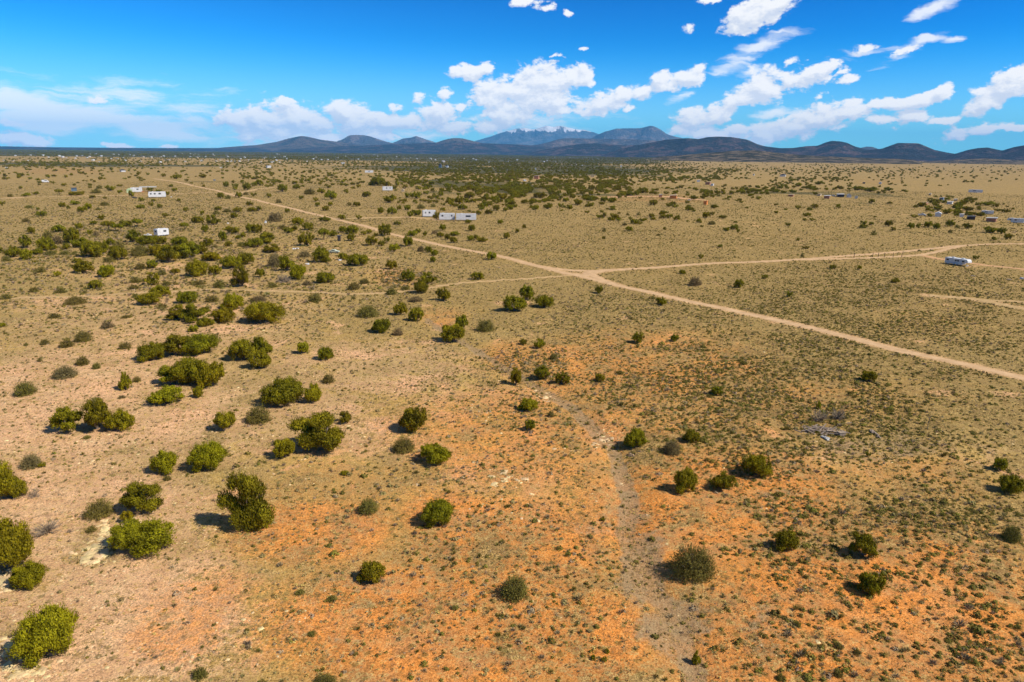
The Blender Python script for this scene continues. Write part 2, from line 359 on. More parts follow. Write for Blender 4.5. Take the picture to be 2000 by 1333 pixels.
def road_material(name, c0, c1):
    m = bpy.data.materials.new(name); m.use_nodes = True; N = NT(m.node_tree); b = N.n['Principled BSDF']
    b.inputs['Roughness'].default_value = .95; b.inputs['Specular IOR Level'].default_value = .1
    ge = N.add('ShaderNodeNewGeometry').outputs['Position']; a = N.add('ShaderNodeAttribute', attribute_name='across')
    s = N.add('ShaderNodeSeparateColor', {0: a.outputs['Color']})
    n = N.noise(ge, .5, 7, .65); n2 = N.noise(ge, 4, 4, .6)
    c = N.mix(N.ss(n.outputs['Fac'], .35, .65), c0, c1)
    rut = N.ss(N.math('ADD', s.outputs[0], N.math('MULTIPLY_ADD', n.outputs['Fac'], .5, -.25)), .55, .9)   # verge / crown strips
    c = N.mix(N.math('MULTIPLY', rut, .45), c, (.33, .235, .13))
    c = N.add('ShaderNodeHueSaturation', {'Color': c, 'Value': N.ss(n2.outputs['Fac'], .3, .7, .9, 1.1)}).outputs[0]
    N.l.new(c, b.inputs['Base Color'])
    bp = N.add('ShaderNodeBump', {'Height': n2.outputs['Fac'], 'Strength': .4, 'Distance': .08}); N.l.new(bp.outputs[0], b.inputs['Normal'])
    return m
def hill_material(name, tree, bare, cover=.5, snow=None, scale=.004):
    m = bpy.data.materials.new(name); m.use_nodes = True; N = NT(m.node_tree); b = N.n['Principled BSDF']
    b.inputs['Roughness'].default_value = .95; b.inputs['Specular IOR Level'].default_value = .05
    ge = N.add('ShaderNodeNewGeometry').outputs['Position']
    n = N.noise(ge, scale, 8, .62); n2 = N.noise(ge, scale*9, 4, .7); n3 = N.noise(ge, scale*2.6, 6, .7)
    f = N.math('ADD', n.outputs['Fac'], N.math('MULTIPLY_ADD', n2.outputs['Fac'], .35, -.17))
    c = N.mix(N.ss(f, cover-.06, cover+.10), tree, bare)
    c = N.add('ShaderNodeHueSaturation', {'Color': c, 'Value': N.ss(n2.outputs['Fac'], .3, .7, .7, 1.3)}).outputs[0]
    if snow:
        z = N.add('ShaderNodeSeparateXYZ', {0: ge}).outputs[2]
        st = N.add('ShaderNodeMapping', {'Vector': ge, 'Scale': (1, .12, .3)}); ns = N.noise(st.outputs[0], .0024, 6, .7)
        k = N.math('MULTIPLY_ADD', N.ss(z, snow[0], snow[1]), 1.0, N.math('MULTIPLY_ADD', ns.outputs['Fac'], 3.8, -2.25))
        c = N.mix(N.ss(k, .32, .5), c, (.85, .84, .84))
    N.l.new(c, b.inputs['Base Color'])
    bp = N.add('ShaderNodeBump', {'Height': n3.outputs['Fac'], 'Strength': .9, 'Distance': 140}); N.l.new(bp.outputs[0], b.inputs['Normal'])
    return m

# ------------------------------------------------------------------ ground sheet
ROADS = {
 'main': [(300,349),(318,351.5),(345,356),(370,361.5),(400,367),(425,373),(445,379.5),(470,385.5),(500,392),(560,405),(610,417),(650,427),(705,440),(760,455),(815,468),(870,481),(950,497),(1000,509),(1050,522),(1100,534),(1160,547),(1210,560),(1250,569),(1300,581),(1400,602),(1500,625),(1600,648),(1700,674),(1800,698),(1900,720),(2000,744),(2150,780)],
 'east': [(1050,521),(1080,526.5),(1120,530),(1165,531),(1210,528),(1250,525),(1300,521),(1400,513),(1480,509.5),(1560,505),(1640,499.5),(1700,495.5),(1790,488.5),(1830,485),(1870,481.5),(1930,479),(2000,477.5),(2100,475)],
 'east_loop': [(1560,505.5),(1620,504.5),(1700,502.5),(1760,500),(1800,497.5),(1830,492),(1850,487),(1880,482)],
 'junction': [(1120,537),(1138,540),(1148,538),(1153,533.5),(1175,531),(1200,528.5)],
 'junction_b': [(1200,556),(1175,548),(1160,541),(1155,536),(1170,532)],
 'west': [(1120,540),(1080,542),(1050,545),(1000,549),(960,551.5),(900,556),(860,562),(830,569),(800,572.5),(770,575),(730,577),(690,578),(640,575.5),(590,573),(520,572.5),(460,570),(400,568),(300,571),(200,577),(100,580.5),(0,583),(-100,586)],
 'far_west': [(-60,390),(0,388),(60,385.5),(120,384),(190,382.3),(250,381),(300,379.8),(350,378.3),(400,377),(432,376)],
 'trailer_spur': [(645,427),(680,427),(720,425.5),(760,424.5),(800,424),(830,426),(860,430)],
 'north_spur': [(447,380),(470,376),(500,370),(540,366),(560,366)],
 'se_spur': [(1815,575.5),(1850,578),(1900,580.5),(1930,586),(1960,592),(2000,600),(2080,612)],
 'se_spur_b': [(1895,580.5),(1940,583.5),(2000,586.5),(2080,590)],
 'rv_spur': [(1805,499),(1830,504),(1885,511),(1920,515),(2000,524),(2080,533)],
 'orange_track': [(1185,386),(1220,385),(1260,384.5),(1300,385),(1330,388),(1370,391)],
}
ROADM = {'main': (2.9, 'tan'), 'east': (2.6, 'tan'), 'east_loop': (2.2, 'tan'), 'junction': (3.4, 'tan'), 'junction_b': (2.8, 'tan'), 'west': (1.4, 'pale'), 'far_west': (3.0, 'tan'), 'trailer_spur': (4.2, 'pale'),
         'north_spur': (4.5, 'pale'), 'se_spur': (3.0, 'pale'), 'se_spur_b': (1.6, 'pale'), 'rv_spur': (2.6, 'orange'), 'orange_track': (9.0, 'orange')}
def blob(px, py, x, y, rx, ry, soft=.6):
    return 1-sstep(np.hypot((px-x)/rx, (py-y)/ry), 1-soft, 1+soft)
def zones(px, py):
    """soil zones laid out where the photograph shows them; evaluated once for fixed ground points"""
    px = np.nan_to_num(px, nan=1000); py = np.nan_to_num(py, nan=2500)
    rx0, ry0 = px, py; px = np.clip(px, -60, 2060)+.25*(px-np.clip(px, -60, 2060)).clip(-900, 900); py = np.clip(py, 280, 1380)
    org = np.zeros_like(px)
    for (x, y, rx, ry, w) in [(900,1230,420,160,.9),(620,1040,200,80,.75),(1000,1080,260,130,.8),(1150,1250,150,120,.9),(880,1010,120,60,.8),(1400,1000,330,150,.85),(1700,1200,420,220,.9),(1250,720,330,90,.68),(1480,790,330,80,.62),(1010,700,80,50,.6),(1500,1280,260,120,.8),(1750,950,260,80,.55),(860,620,60,25,.6),(790,545,70,22,.5),(440,1150,120,50,.5),(350,1230,120,80,.5),(1100,850,100,60,.65),(1850,640,200,60,.35),(1620,1130,150,60,.8),(1300,1150,760,280,.65),(1100,860,380,140,.62),(700,980,300,120,.5),(0,2500,9000,900,.6)]:
        org = np.maximum(org, w*blob(px, py, x, y, rx, ry))
    pal = np.zeros_like(px)
    for (x, y, rx, ry, w) in [(200,800,420,150,.85),(150,1000,300,170,.85),(250,1200,300,180,.78),(0,1300,300,200,.8),(700,720,300,70,.62),(700,860,200,60,.6),(560,800,200,70,.65),(300,640,380,70,.62),(350,540,330,50,.5),(600,520,200,60,.4),(900,780,140,70,.5),(1180,850,50,40,.7),(980,940,160,80,.45),(250,600,300,40,.6),(500,600,200,40,.5),(1650,900,180,60,.35),(1060,770,50,30,.5),(1900,880,100,30,.5)]:
        pal = np.maximum(pal, w*blob(px, py, x, y, rx, ry))
    hor = 288+.0115*px
    dy = py-hor
    wod = np.zeros_like(px)
    wod = np.maximum(wod, (1-sstep(dy, 15, 24))*(1-sstep(px, 1150, 1450))*.95)
    wod = np.maximum(wod, (1-sstep(dy, 7, 12))*.35)
    wod = wod*(1-.75*(blob(px, dy, 250, 23, 280, 7)))
    wod = np.maximum(wod, .75*blob(px, dy, 1000, 30, 330, 14)); wod = np.maximum(wod, .6*blob(px, dy, 100, 33, 330, 5)); wod = np.maximum(wod, .35*blob(px, dy, 950, 60, 300, 26))
    red = np.zeros_like(px)
    for (x, y, rx, ry, w) in [(1270,387,100,7,.9),(1330,392,60,5,.8),(110,335,100,7,.7),(275,377,30,7,.7),(1780,452,0.1,0.1,0),(770,423,120,4,.3),(1710,355,60,7,.5),(1450,360,60,6,.35),(1700,400,300,40,.18),(200,452,50,6,.4)]:
        red = np.maximum(red, w*blob(px, py, x, y, max(rx, 1), max(ry, 1)))
    scr = .42+0*px
    for (x, y, rx, ry, w) in [(1500,780,500,200,1.),(1700,1150,420,300,1.),(1700,620,420,120,.85),(1250,620,300,80,.8),(1200,480,700,60,.5),(1000,1150,300,230,.7),(800,900,250,100,.5),(1030,720,110,60,.9),(500,1250,200,90,.55),(800,545,80,30,.9)]:
        scr = np.maximum(scr, w*blob(px, py, x, y, rx, ry))
    scr = scr*(1-.6*np.clip(pal*1.1, 0, 1)*(px < 800))
    wd = seg_dist(rx0, ry0, WASH); ww = 7+24*sstep(py, 640, 1150)
    wsh = (1-sstep(wd, ww*.45, ww*1.2))*(py > 600)*.80
    for (x, y, rx, ry, w) in [(1255,1110,50,90,.8),(1320,1230,80,60,.8),(1240,1010,30,60,.6),(1500,1230,60,60,.5),(600,1250,130,50,.4),(700,1170,120,50,.35),(1060,1200,60,60,.35),(1700,870,140,35,.55),(1560,960,120,30,.4),(1150,1020,60,40,.45)]:
        wsh = np.maximum(wsh, w*blob(px, py, x, y, rx, ry))
    return org, pal, wod, wsh, scr, red

def build_ground():
    rr = [0.0]; r = 9.0
    while r < 31000:
        rr.append(r); r *= 1.0125 if 30 < r < 12000 else 1.05
    az = np.concatenate([np.arange(-46, 46.001, .16), np.arange(50, 314, 4.0)])
    az = np.radians(az); nA = len(az); rr = np.array(rr[1:]); nR = len(rr)
    A, Rr = np.meshgrid(az, rr); x = np.sin(A)*Rr; y = np.cos(A)*Rr; z = hgt(x, y)
    px, py = project(x, y, z); org, pal, wod, wsh, scr, red = zones(px, py)
    behind = (y <= 5) | (np.isnan(px))
    for a in (wod, red, wsh): a[behind] = 0
    trk = np.zeros_like(px)
    for k, pts in ROADS.items():
        wp = [plane_hit(*p) for p in pts]; d = seg_dist(x, y, wp); w = ROADM[k][0]
        trk = np.maximum(trk, 1-sstep(d, w*.45, w*1.15))
    # pale bank beside the wash, shrub litter patches
    d = seg_dist(x, y, [(a+2.6, b) for a, b in WASHW]); pal = np.maximum(pal, .0*d)
    Z = np.stack([org, pal, wod, wsh], -1).reshape(-1, 4); Z2 = np.stack([trk, scr, red, np.ones_like(px)], -1).reshape(-1, 4)
    V = np.stack([x, y, z], -1).reshape(-1, 3); i = np.arange(nR*nA).reshape(nR, nA); j = np.roll(i, -1, 1)
    Q = np.stack([i[:-1], j[:-1], j[1:], i[1:]], -1).reshape(-1, 4)[:, ::-1]
    c = len(V); V = np.vstack([V, [[0, 0, 0]]]); Z = np.vstack([Z, [[.5, 0, 0, 0]]]); Z2 = np.vstack([Z2, [[0, .3, 0, 1]]])
    T = np.stack([np.full(nA, c), j[0], i[0]], -1)
    me = mesh_np('desert_ground', V, [Q, T], [ground_material()], smooth=True, attrs={'zones': Z, 'zones2': Z2})
    o = link('ground', me); tag(o, 'tan and orange desert plain of dry grass and bare soil', 'ground', kind='structure')
build_ground()

RM = {'tan': road_material('graded_dirt', (.62, .41, .22), (.50, .32, .165)), 'pale': road_material('pale_dirt', (.52, .35, .165), (.42, .28, .115)), 'orange': road_material('orange_dirt', (.60, .31, .14), (.55, .33, .17))}
def catmull(p, n):
    p = np.asarray(p, float); q = np.vstack([2*p[0]-p[1], p, 2*p[-1]-p[-2]]); out = []
    for k in range(1, len(q)-2):
        a, b, c, d = q[k-1:k+3]; L = np.hypot(*(c-b)); m = int(min(60, max(3, L/n)))
        for t in np.linspace(0, 1, m, endpoint=False):
            out.append(.5*((2*b)+(c-a)*t+(2*a-5*b+4*c-d)*t*t+(3*b-3*c+d-a)*t**3))
    out.append(q[-2]); return np.array(out)
RLAB = {'main': ('road', 'long graded dirt road crossing the plain diagonally'), 'east': ('road', 'dirt road branching right from the fork towards the white trailer'), 'east_loop': ('road', 'second strand of the right branch rejoining it near the trailer'),
 'junction': ('road', 'short curved link on the far side of the road fork'), 'junction_b': ('road', 'short curved link on the near side of the road fork'), 'west': ('track', 'thin pale two-wheel track winding left from the fork'), 'far_west': ('road', 'far straight dirt road running to the left edge'),
 'trailer_spur': ('track', 'pale driveway leading to the row of three white trailers'), 'north_spur': ('track', 'faint pale track leaving the far end of the main road'), 'se_spur': ('track', 'pale track bending out at the right edge'), 'se_spur_b': ('track', 'thin straight fork of the right edge track'),
 'rv_spur': ('track', 'orange track running past the lone white fifth-wheel trailer'), 'orange_track': ('track', 'wide orange bare earth track beside the orange buildings')}
for ri, (k, pts) in enumerate(ROADS.items()):
    wp = catmull([plane_hit(*p) for p in pts], 2.0 if k != 'far_west' else 6.0)
    t = np.gradient(wp, axis=0); t /= np.linalg.norm(t, axis=1)[:, None]; nrm = np.stack([-t[:, 1], t[:, 0]], 1)
    w = ROADM[k][0]/2; V = []; A = []; NA = 7
    for j, u in enumerate(np.linspace(-1, 1, NA)):
        jit = 1+.28*(fbm(wp[:, 0]/3.0+j//4*50, wp[:, 1]/3.0, 3, 3)-.5)*2*(abs(u) > .8)
        q = wp+nrm*(u*w*jit)[:, None]
        lift = .035 if abs(u) < .9 else -.03
        V.append(np.column_stack([q, hgt(q[:, 0], q[:, 1])+lift+ri*.004])); A.append(np.full(len(wp), max(abs(u)**3, (.75 if abs(u) < .1 and k in ('west', 'se_spur', 'rv_spur', 'trailer_spur') else .0))))
    V = np.stack(V, 1); n = len(wp); i = np.arange(n*NA).reshape(n, NA)
    Q = np.stack([i[:-1, :-1], i[:-1, 1:], i[1:, 1:], i[1:, :-1]], -1).reshape(-1, 4)[:, ::-1]
    A = np.stack(A, 1).ravel(); att = np.stack([A, A, A, np.ones_like(A)], -1)
    o = link(RLAB[k][0], mesh_np(k, V.reshape(-1, 3), Q, [RM[ROADM[k][1]]], smooth=True, attrs={'across': att}))
    tag(o, RLAB[k][1], RLAB[k][0], kind='structure')

# ------------------------------------------------------------------ hills and mountains
def mountain(name, label, prof, dist, depth, m, seed, rug=.2):
    """ridge whose crest follows the profile seen on the horizon, as a real height field with its own depth"""
    prof = sorted(prof); e0, e1 = prof[0], prof[-1]; hz = lambda x: 288+.0115*x+5
    prof = [(e0[0]-60, max(hz(e0[0]-60), e0[1]+3))]+prof+[(e1[0]+60, max(hz(e1[0]+60), e1[1]+3))]; xs = np.linspace(prof[0][0], prof[-1][0], 260)
    ys = np.interp(xs, [p[0] for p in prof], [p[1] for p in prof])
    k = np.hanning(9); k /= k.sum(); ys = np.convolve(np.pad(ys, 4, 'edge'), k, 'valid')
    az = []; hh = []
    for x, y in zip(xs, ys):
        d = pix_dir(x, y); az.append(math.atan2(d[0], d[1])); hh.append(H+dist*d[2]/math.hypot(d[0], d[1]))
    az = np.array(az); hh = np.maximum(np.array(hh), -5)
    nr = 90; v = np.linspace(-1, 1, nr); A, Vv = np.meshgrid(az, v); Hh = np.tile(hh, (nr, 1))
    # crest wanders in depth, flanks are spurs and gullies
    wander = (fbm(A*25, A*0, 2, seed)-.5)*.25
    Rr = dist+depth*(Vv+wander*(1-np.abs(Vv)))
    sh = np.clip(1-np.abs(Vv), 0, 1); shp = sh**1.25
    x = np.sin(A)*Rr; y = np.cos(A)*Rr; s = 1.0/(depth*.42)
    rid = 1-np.abs(fbm(x*s*1.6+seed, y*s*.7, 5, seed)*2-1)*2
    rd = np.clip(.5+.5*rid, 0, 1); z = Hh*shp*(1-1.6*rug*(1-rd)*np.clip(5*sh*(1-sh)+.12*sh, 0, 1)) - 8*(1-sh)
    edge = sstep(np.minimum(np.arange(260), 259-np.arange(260))/18.0, 0, 1); z = z*edge[None, :]-12*(1-edge[None, :])
    V = np.stack([x, y, z], -1).reshape(-1, 3); i = np.arange(nr*260).reshape(nr, 260)
    Q = np.stack([i[:-1, :-1], i[:-1, 1:], i[1:, 1:], i[1:, :-1]], -1).reshape(-1, 4)
    o = link(name, mesh_np(name, V, Q, [m], smooth=True)); tag(o, label, 'mountain' if name == 'mountain' else 'hill', kind='structure')
hm_dark = hill_material('wooded_hill', (.045, .045, .045), (.15, .10, .09), .55)
hm_brown = hill_material('brown_hill', (.06, .055, .04), (.17, .12, .085), .46)
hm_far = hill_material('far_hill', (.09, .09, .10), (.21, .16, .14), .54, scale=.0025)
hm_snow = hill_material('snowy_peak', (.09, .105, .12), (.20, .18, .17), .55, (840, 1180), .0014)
hm_low = hill_material('low_rise', (.07, .065, .03), (.34, .25, .15), .50, scale=.012)
mountain('mountain', 'high snow-capped peaks under the central cloud', [(925,276),(960,266),(985,257),(1008,250),(1025,249),(1040,252),(1056,249),(1068,245),(1080,248),(1092,245),(1105,247),(1122,251),(1140,252),(1158,257),(1175,263),(1210,272),(1260,280)], 34000, 4600, hm_snow, 3, .24)
mountain('mountain', 'bare grey-blue mountain right of the snowy peaks', [(1130,280),(1160,266),(1185,256),(1205,250),(1230,249),(1252,249),(1265,245.5),(1273,244),(1285,250),(1305,263),(1330,269),(1350,274),(1390,282)], 25000, 3400, hm_far, 5, .28)
mountain('hill', 'broad brown hill left of the flat-topped blue cone', [(380,290.5),(420,289.5),(450,287),(500,283.5),(540,277),(560,271),(575,268),(590,265.5),(605,268),(625,272.5),(655,276),(680,280),(730,288)], 17500, 2600, hm_brown, 7)
mountain('hill', 'flat-topped blue cone hill behind the brown hill', [(640,284),(655,277),(668,273),(683,264),(695,262.5),(712,263.5),(725,266),(740,272),(755,277),(775,281),(800,286)], 19500, 2200, hm_far, 11)
mountain('hill', 'small hazy twin-topped hill in the central gap', [(755,283),(772,277),(787,270),(800,269),(813,265.5),(825,270),(842,275),(860,282)], 21500, 2000, hm_far, 13)
mountain('hill', 'low brown cone hill just left of the snowy peaks', [(830,283),(850,279),(866,273.5),(885,269),(905,270),(920,274),(940,279),(960,284)], 16500, 1800, hm_brown, 17)
mountain('hill', 'long dark wooded foothill ridge below the peaks', [(560,292),(640,287),(720,284),(800,280.5),(880,279),(950,280),(1010,282),(1060,286),(1120,290),(1180,293)], 14500, 1900, hm_dark, 19, .05)
mountain('hill', 'blue wooded mesa in front of the snowy peaks', [(1010,287),(1050,283),(1075,277),(1092,271),(1110,269.5),(1150,270.5),(1190,271.5),(1230,272),(1270,274),(1310,277),(1360,284)], 15500, 1700, hm_far, 23, .05)
mountain('hill', 'low rounded wooded foothill under the mesa', [(1070,291),(1110,284),(1140,280.5),(1165,279.5),(1190,282),(1220,284),(1250,283),(1280,282),(1330,290)], 11500, 1200, hm_dark, 25, .05)
mountain('hill', 'large dark rounded hill right of the grey-blue mountain', [(1220,289),(1255,281.5),(1280,276.5),(1300,272),(1325,270.5),(1345,269.5),(1365,271),(1380,267),(1400,266),(1425,267),(1445,269.5),(1460,272),(1478,281),(1495,286),(1520,289),(1550,293)], 9800, 1300, hm_dark, 29)
mountain('hill', 'dark pointed hill between large hill and mesa', [(1490,289),(1520,289.5),(1550,288.5),(1575,285),(1597,284),(1612,278),(1625,275),(1640,275.5),(1655,279),(1670,286),(1690,292),(1730,298)], 9600, 1200, hm_dark, 31)
mountain('hill', 'tiny pale hill peeking between two dark hills', [(1660,294),(1680,289),(1693,286),(1705,287),(1720,293),(1730,296)], 15000, 1200, hm_far, 37)
mountain('hill', 'steep dark mesa with flat top at the right', [(1660,297),(1695,293),(1722,290.5),(1740,284),(1754,279),(1775,279.5),(1794,280),(1806,285),(1825,293),(1850,298),(1880,303),(1900,306)], 9300, 1100, hm_dark, 41, .07)
mountain('hill', 'low dark hills running off the right edge', [(1840,306),(1870,299),(1890,293),(1910,289),(1928,288),(1945,291),(1958,294),(1970,290),(1985,286),(2000,284),(2040,281),(2100,284),(2200,292)], 9000, 1100, hm_dark, 43)
mountain('hill', 'long flat wooded plateau on the left horizon', [(-260,285),(-100,285),(0,286),(100,287.8),(200,288.8),(300,289.5),(400,289.5),(480,289),(560,291),(640,293)], 16500, 1800, hm_dark, 47, .03)
mountain('hill', 'speckled low tan rise in front of the dark hills', [(1310,305),(1360,301),(1400,297.5),(1435,294.5),(1470,294),(1500,296),(1540,301),(1600,305),(1700,309),(1760,311)], 5200, 900, hm_low, 53, .05)
mountain('hill', 'low speckled tan rise at the far right', [(1840,314),(1890,311),(1930,310),(1980,313),(2040,312),(2120,316)], 6200, 700, hm_low, 59, .05)

# ------------------------------------------------------------------ plant builders (unit size: radius 1, height 1)
def rnd_dirs(rng, n):
    v = rng.normal(size=(n, 3)); return v/np.linalg.norm(v, axis=1)[:, None]
def leaf_quads(c, nrm, up, L, Wd):
    """elongated diamonds at c with normal nrm, long axis near up"""
    nrm = nrm/np.maximum(np.linalg.norm(nrm, axis=1), 1e-6)[:, None]
    t = up-nrm*np.sum(up*nrm, 1)[:, None]; t /= np.maximum(np.linalg.norm(t, axis=1), 1e-6)[:, None]
    b = np.cross(nrm, t); L = L[:, None]; Wd = Wd[:, None]
    V = np.stack([c-t*L*.5, c+b*Wd*.5, c+t*L*.5, c-b*Wd*.5], 1).reshape(-1, 3)
    return V, np.arange(len(V)).reshape(-1, 4)
def tubes(paths, sides=5):
    """paths: list of [(x,y,z,r),...]"""
    Vs = []; Qs = []; n0 = 0
    for p in paths:
        p = np.asarray(p, float); m = len(p); t = np.gradient(p[:, :3], axis=0); t /= np.maximum(np.linalg.norm(t, axis=1), 1e-6)[:, None]
        a = np.cross(t, [0.31, .2, .93]); a /= np.maximum(np.linalg.norm(a, axis=1), 1e-6)[:, None]; b = np.cross(t, a)
        th = np.linspace(0, 2*np.pi, sides, endpoint=False)
        V = p[:, None, :3]+p[:, None, 3:4]*(np.cos(th)[None, :, None]*a[:, None]+np.sin(th)[None, :, None]*b[:, None])
        i = np.arange(m*sides).reshape(m, sides)+n0; j = np.roll(i, -1, 1)
        Qs.append(np.stack([i[:-1], j[:-1], j[1:], i[1:]], -1).reshape(-1, 4)); Vs.append(V.reshape(-1, 3)); n0 += m*sides
    return np.vstack(Vs), np.vstack(Qs)
def limb(rng, a, b, r0, r1, n=6, wob=.06):
    t = np.linspace(0, 1, n)[:, None]; p = np.array(a)*(1-t)+np.array(b)*t; p[1:-1] += rng.normal(size=(n-2, 3))*wob
    return np.column_stack([p, np.linspace(r0, r1, n)])
def lobes_for(kind, rng):
    """list of (cx,cy,cz,rx,ry,rz)"""
    if kind == 'round':
        L = [(0, 0, .50, .82, .82, .47)]
        for k in range(7):
            a = rng.uniform(0, 6.28); q = rng.uniform(.3, .62); w = rng.uniform(.26, .48); L.append((q*math.cos(a), q*math.sin(a), rng.uniform(.25, .70), w, w, w*.75))
        return L
    if kind == 'cone':
        return [(0, 0, .28, .95, .95, .28), (.05, 0, .5, .72, .72, .28), (0, .05, .74, .42, .42, .24)]
    if kind == 'open':
        L = []; n = rng.integers(6, 9)
        for k in range(n):
            a = k*6.28/n+rng.uniform(-.4, .4); q = rng.uniform(.30, .76); L.append((q*math.cos(a), q*math.sin(a), rng.uniform(.22, .80), rng.uniform(.18, .34), rng.uniform(.18, .34), rng.uniform(.12, .22)))
        L.append((rng.uniform(-.3, .3), rng.uniform(-.3, .3), .85, .26, .26, .16)); L.append((.15, -.15, .35, .34, .34, .22)); return L
    if kind == 'spread':
        L = [(0, 0, .45, .6, .6, .42)]; n = rng.integers(5, 7)
        for k in range(n):
            a = k*6.28/n+rng.uniform(-.4, .4); L.append((.55*math.cos(a), .55*math.sin(a), rng.uniform(.32, .60), rng.uniform(.34, .46), rng.uniform(.34, .46), rng.uniform(.26, .36)))
        return L
    if kind == 'tall':
        return [(-.28, .05, .86, .25, .25, .12), (.16, -.05, .88, .30, .30, .11), (.42, .1, .74, .22, .22, .10), (-.72, -.05, .55, .24, .2, .08), (.02, 0, .62, .26, .24, .12), (.26, .1, .42, .34, .3, .13), (.66, -.1, .28, .30, .30, .13), (-.14, -.05, .24, .40, .38, .17), (.28, .1, .15, .5, .4, .13), (-.45, .1, .42, .18, .2, .08)]
    if kind == 'umbrella':
        L = [(0, 0, .72, .75, .75, .26)]
        for k in range(4):
            a = k*1.57+rng.uniform(-.4, .4); L.append((.52*math.cos(a), .52*math.sin(a), rng.uniform(.6, .72), .42, .42, .2))
        return L
def crown_geo(kind, seed, nclump, nleaf, ls):
    rng = np.random.default_rng(seed); L = lobes_for(kind, rng); C = []; O = []
    area = np.array([l[3]*l[4] for l in L]); cnt = np.maximum(2, (nclump*area/area.sum()).astype(int))
    for l, n in zip(L, cnt):
        d = rnd_dirs(rng, n*2); low = -.85 if kind in ('round', 'spread', 'cone') else -.5; d = d[d[:, 2] > low][:n]
        bump = 1+.26*(rng.random(len(d))-.5)*2
        C.append(np.array(l[:3])+d*np.array(l[3:])*.80*bump[:, None]); O.append(d)
    C = np.vstack(C); O = np.vstack(O); k = C[:, 2] > .06; C = C[k]; O = O[k]
    cr = rng.uniform(.13, .25, len(C)); idx = np.repeat(np.arange(len(C)), nleaf); n = len(idx)
    u = rnd_dirs(rng, n); rad = cr[idx]*rng.random(n)**.45
    pos = C[idx]+u*rad[:, None]*np.array([1, 1, .8])
    rad_ = pos-np.array([0, 0, .02]); rad_ /= np.linalg.norm(rad_, axis=1)[:, None]
    spike = rng.random(n) < .5                                     # half are sprays sticking out, half lie along the surface
    ax = rad_+np.array([0, 0, .45])+u*.6+rnd_dirs(rng, n)*.35
    nrm = np.where(spike[:, None], np.cross(ax, rnd_dirs(rng, n))+O[idx]*.25, u*.75+O[idx]*.65+rnd_dirs(rng, n)*.5)
    up = np.where(spike[:, None], ax, rnd_dirs(rng, n))
    V, Q = leaf_quads(pos, nrm, up, rng.uniform(.7, 1.4, n)*ls*np.where(spike, 1.15, .85), rng.uniform(.4, .8, n)*ls*np.where(spike, .75, 1.1))
    V[:, 2] = np.maximum(V[:, 2], .005)
    # dark woody heart: short twigs inside
    return V, Q, C
def wood_geo(kind, seed, C, nl=9):
    rng = np.random.default_rng(seed+99); paths = []
    if kind in ('umbrella',):
        paths.append(limb(rng, (0, 0, -.05), (.06, .03, .5), .075, .055, 6, .015)); base = np.array([.06, .03, .48])
    else:
        paths.append(limb(rng, (0, 0, -.05), (.04, .02, .34), .10, .06, 5, .02)); base = np.array([.02, .01, .12])
    for k in rng.choice(len(C), min(nl, len(C)), replace=False):
        paths.append(limb(rng, base, C[k]*np.array([.92, .92, .95]), .045, .012, 6, .035))
    return tubes(paths)
def shrub_geo(seed, n, ls, spread=1.0, twigs=60):
    """grey green desert shrub: fine stems fanning up from the root with small leaves along them"""
    rng = np.random.default_rng(seed); d = rnd_dirs(rng, n*3); d = d[d[:, 2] > .05][:n]
    ln = (.84+.18*vnoise(d[:, 0]*2.2+9, d[:, 1]*2.2, seed))*(.8+.3*rng.random(len(d)))
    m = 7; t = rng.random((len(d), m))**.5*.85+.17
    pos = (d[:, None]*(ln[:, None]*t)[:, :, None]).reshape(-1, 3)*np.array([spread, spread, .98]); dd = np.repeat(d, m, 0)
    nrm = dd*.5+rnd_dirs(rng, len(dd)); up = dd+rnd_dirs(rng, len(dd))*.35
    V, Q = leaf_quads(pos+rnd_dirs(rng, len(dd))*.03, nrm, up, rng.uniform(.8, 1.7, len(dd))*ls, rng.uniform(.22, .45, len(dd))*ls)
    V[:, 2] = np.maximum(V[:, 2], .005)
    tw = [limb(rng, (0, 0, 0), d[k]*ln[k]*.8, .018, .006, 4, .02) for k in range(min(twigs, len(d)))]
    return V, Q, tubes(tw, 3)
def dead_geo(seed, n):
    rng = np.random.default_rng(seed); P = []
    for k in range(n):
        d = rnd_dirs(rng, 1)[0]; d[2] = abs(d[2])*.9+.15; d /= np.linalg.norm(d); e = d*rng.uniform(.6, 1.0); P.append(limb(rng, (0, 0, 0), e, .030, .010, 6, .035))
        for q in range(4):
            s = e*rng.uniform(.35, .8); P.append(limb(rng, s, s+(d+rnd_dirs(rng, 1)[0]*.8)*.28, .013, .005, 4, .02))
    V, Q = tubes(P, 3); V[:, 2] = np.maximum(V[:, 2], .0); return V, Q
def joined(name, parts, mats):
    Vs = []; Qs = []; mi = []; n = 0
    for k, (V, Q) in enumerate(parts):
        Vs.append(V); Qs.append(Q+n); mi.append(np.full(len(Q), k)); n += len(V)
    return mesh_np(name, np.vstack(Vs), np.vstack(Qs), mats, mi=np.concatenate(mi))
CR = {}   # (kind, lod) -> list of (crown mesh, trunk mesh, joined mesh)
LOD = {3: (150, 150, .062), 2: (110, 100, .084), 1: (70, 50, .125), 0: (34, 20, .23)}
NV = {3: 3, 2: 4, 1: 3, 0: 3}
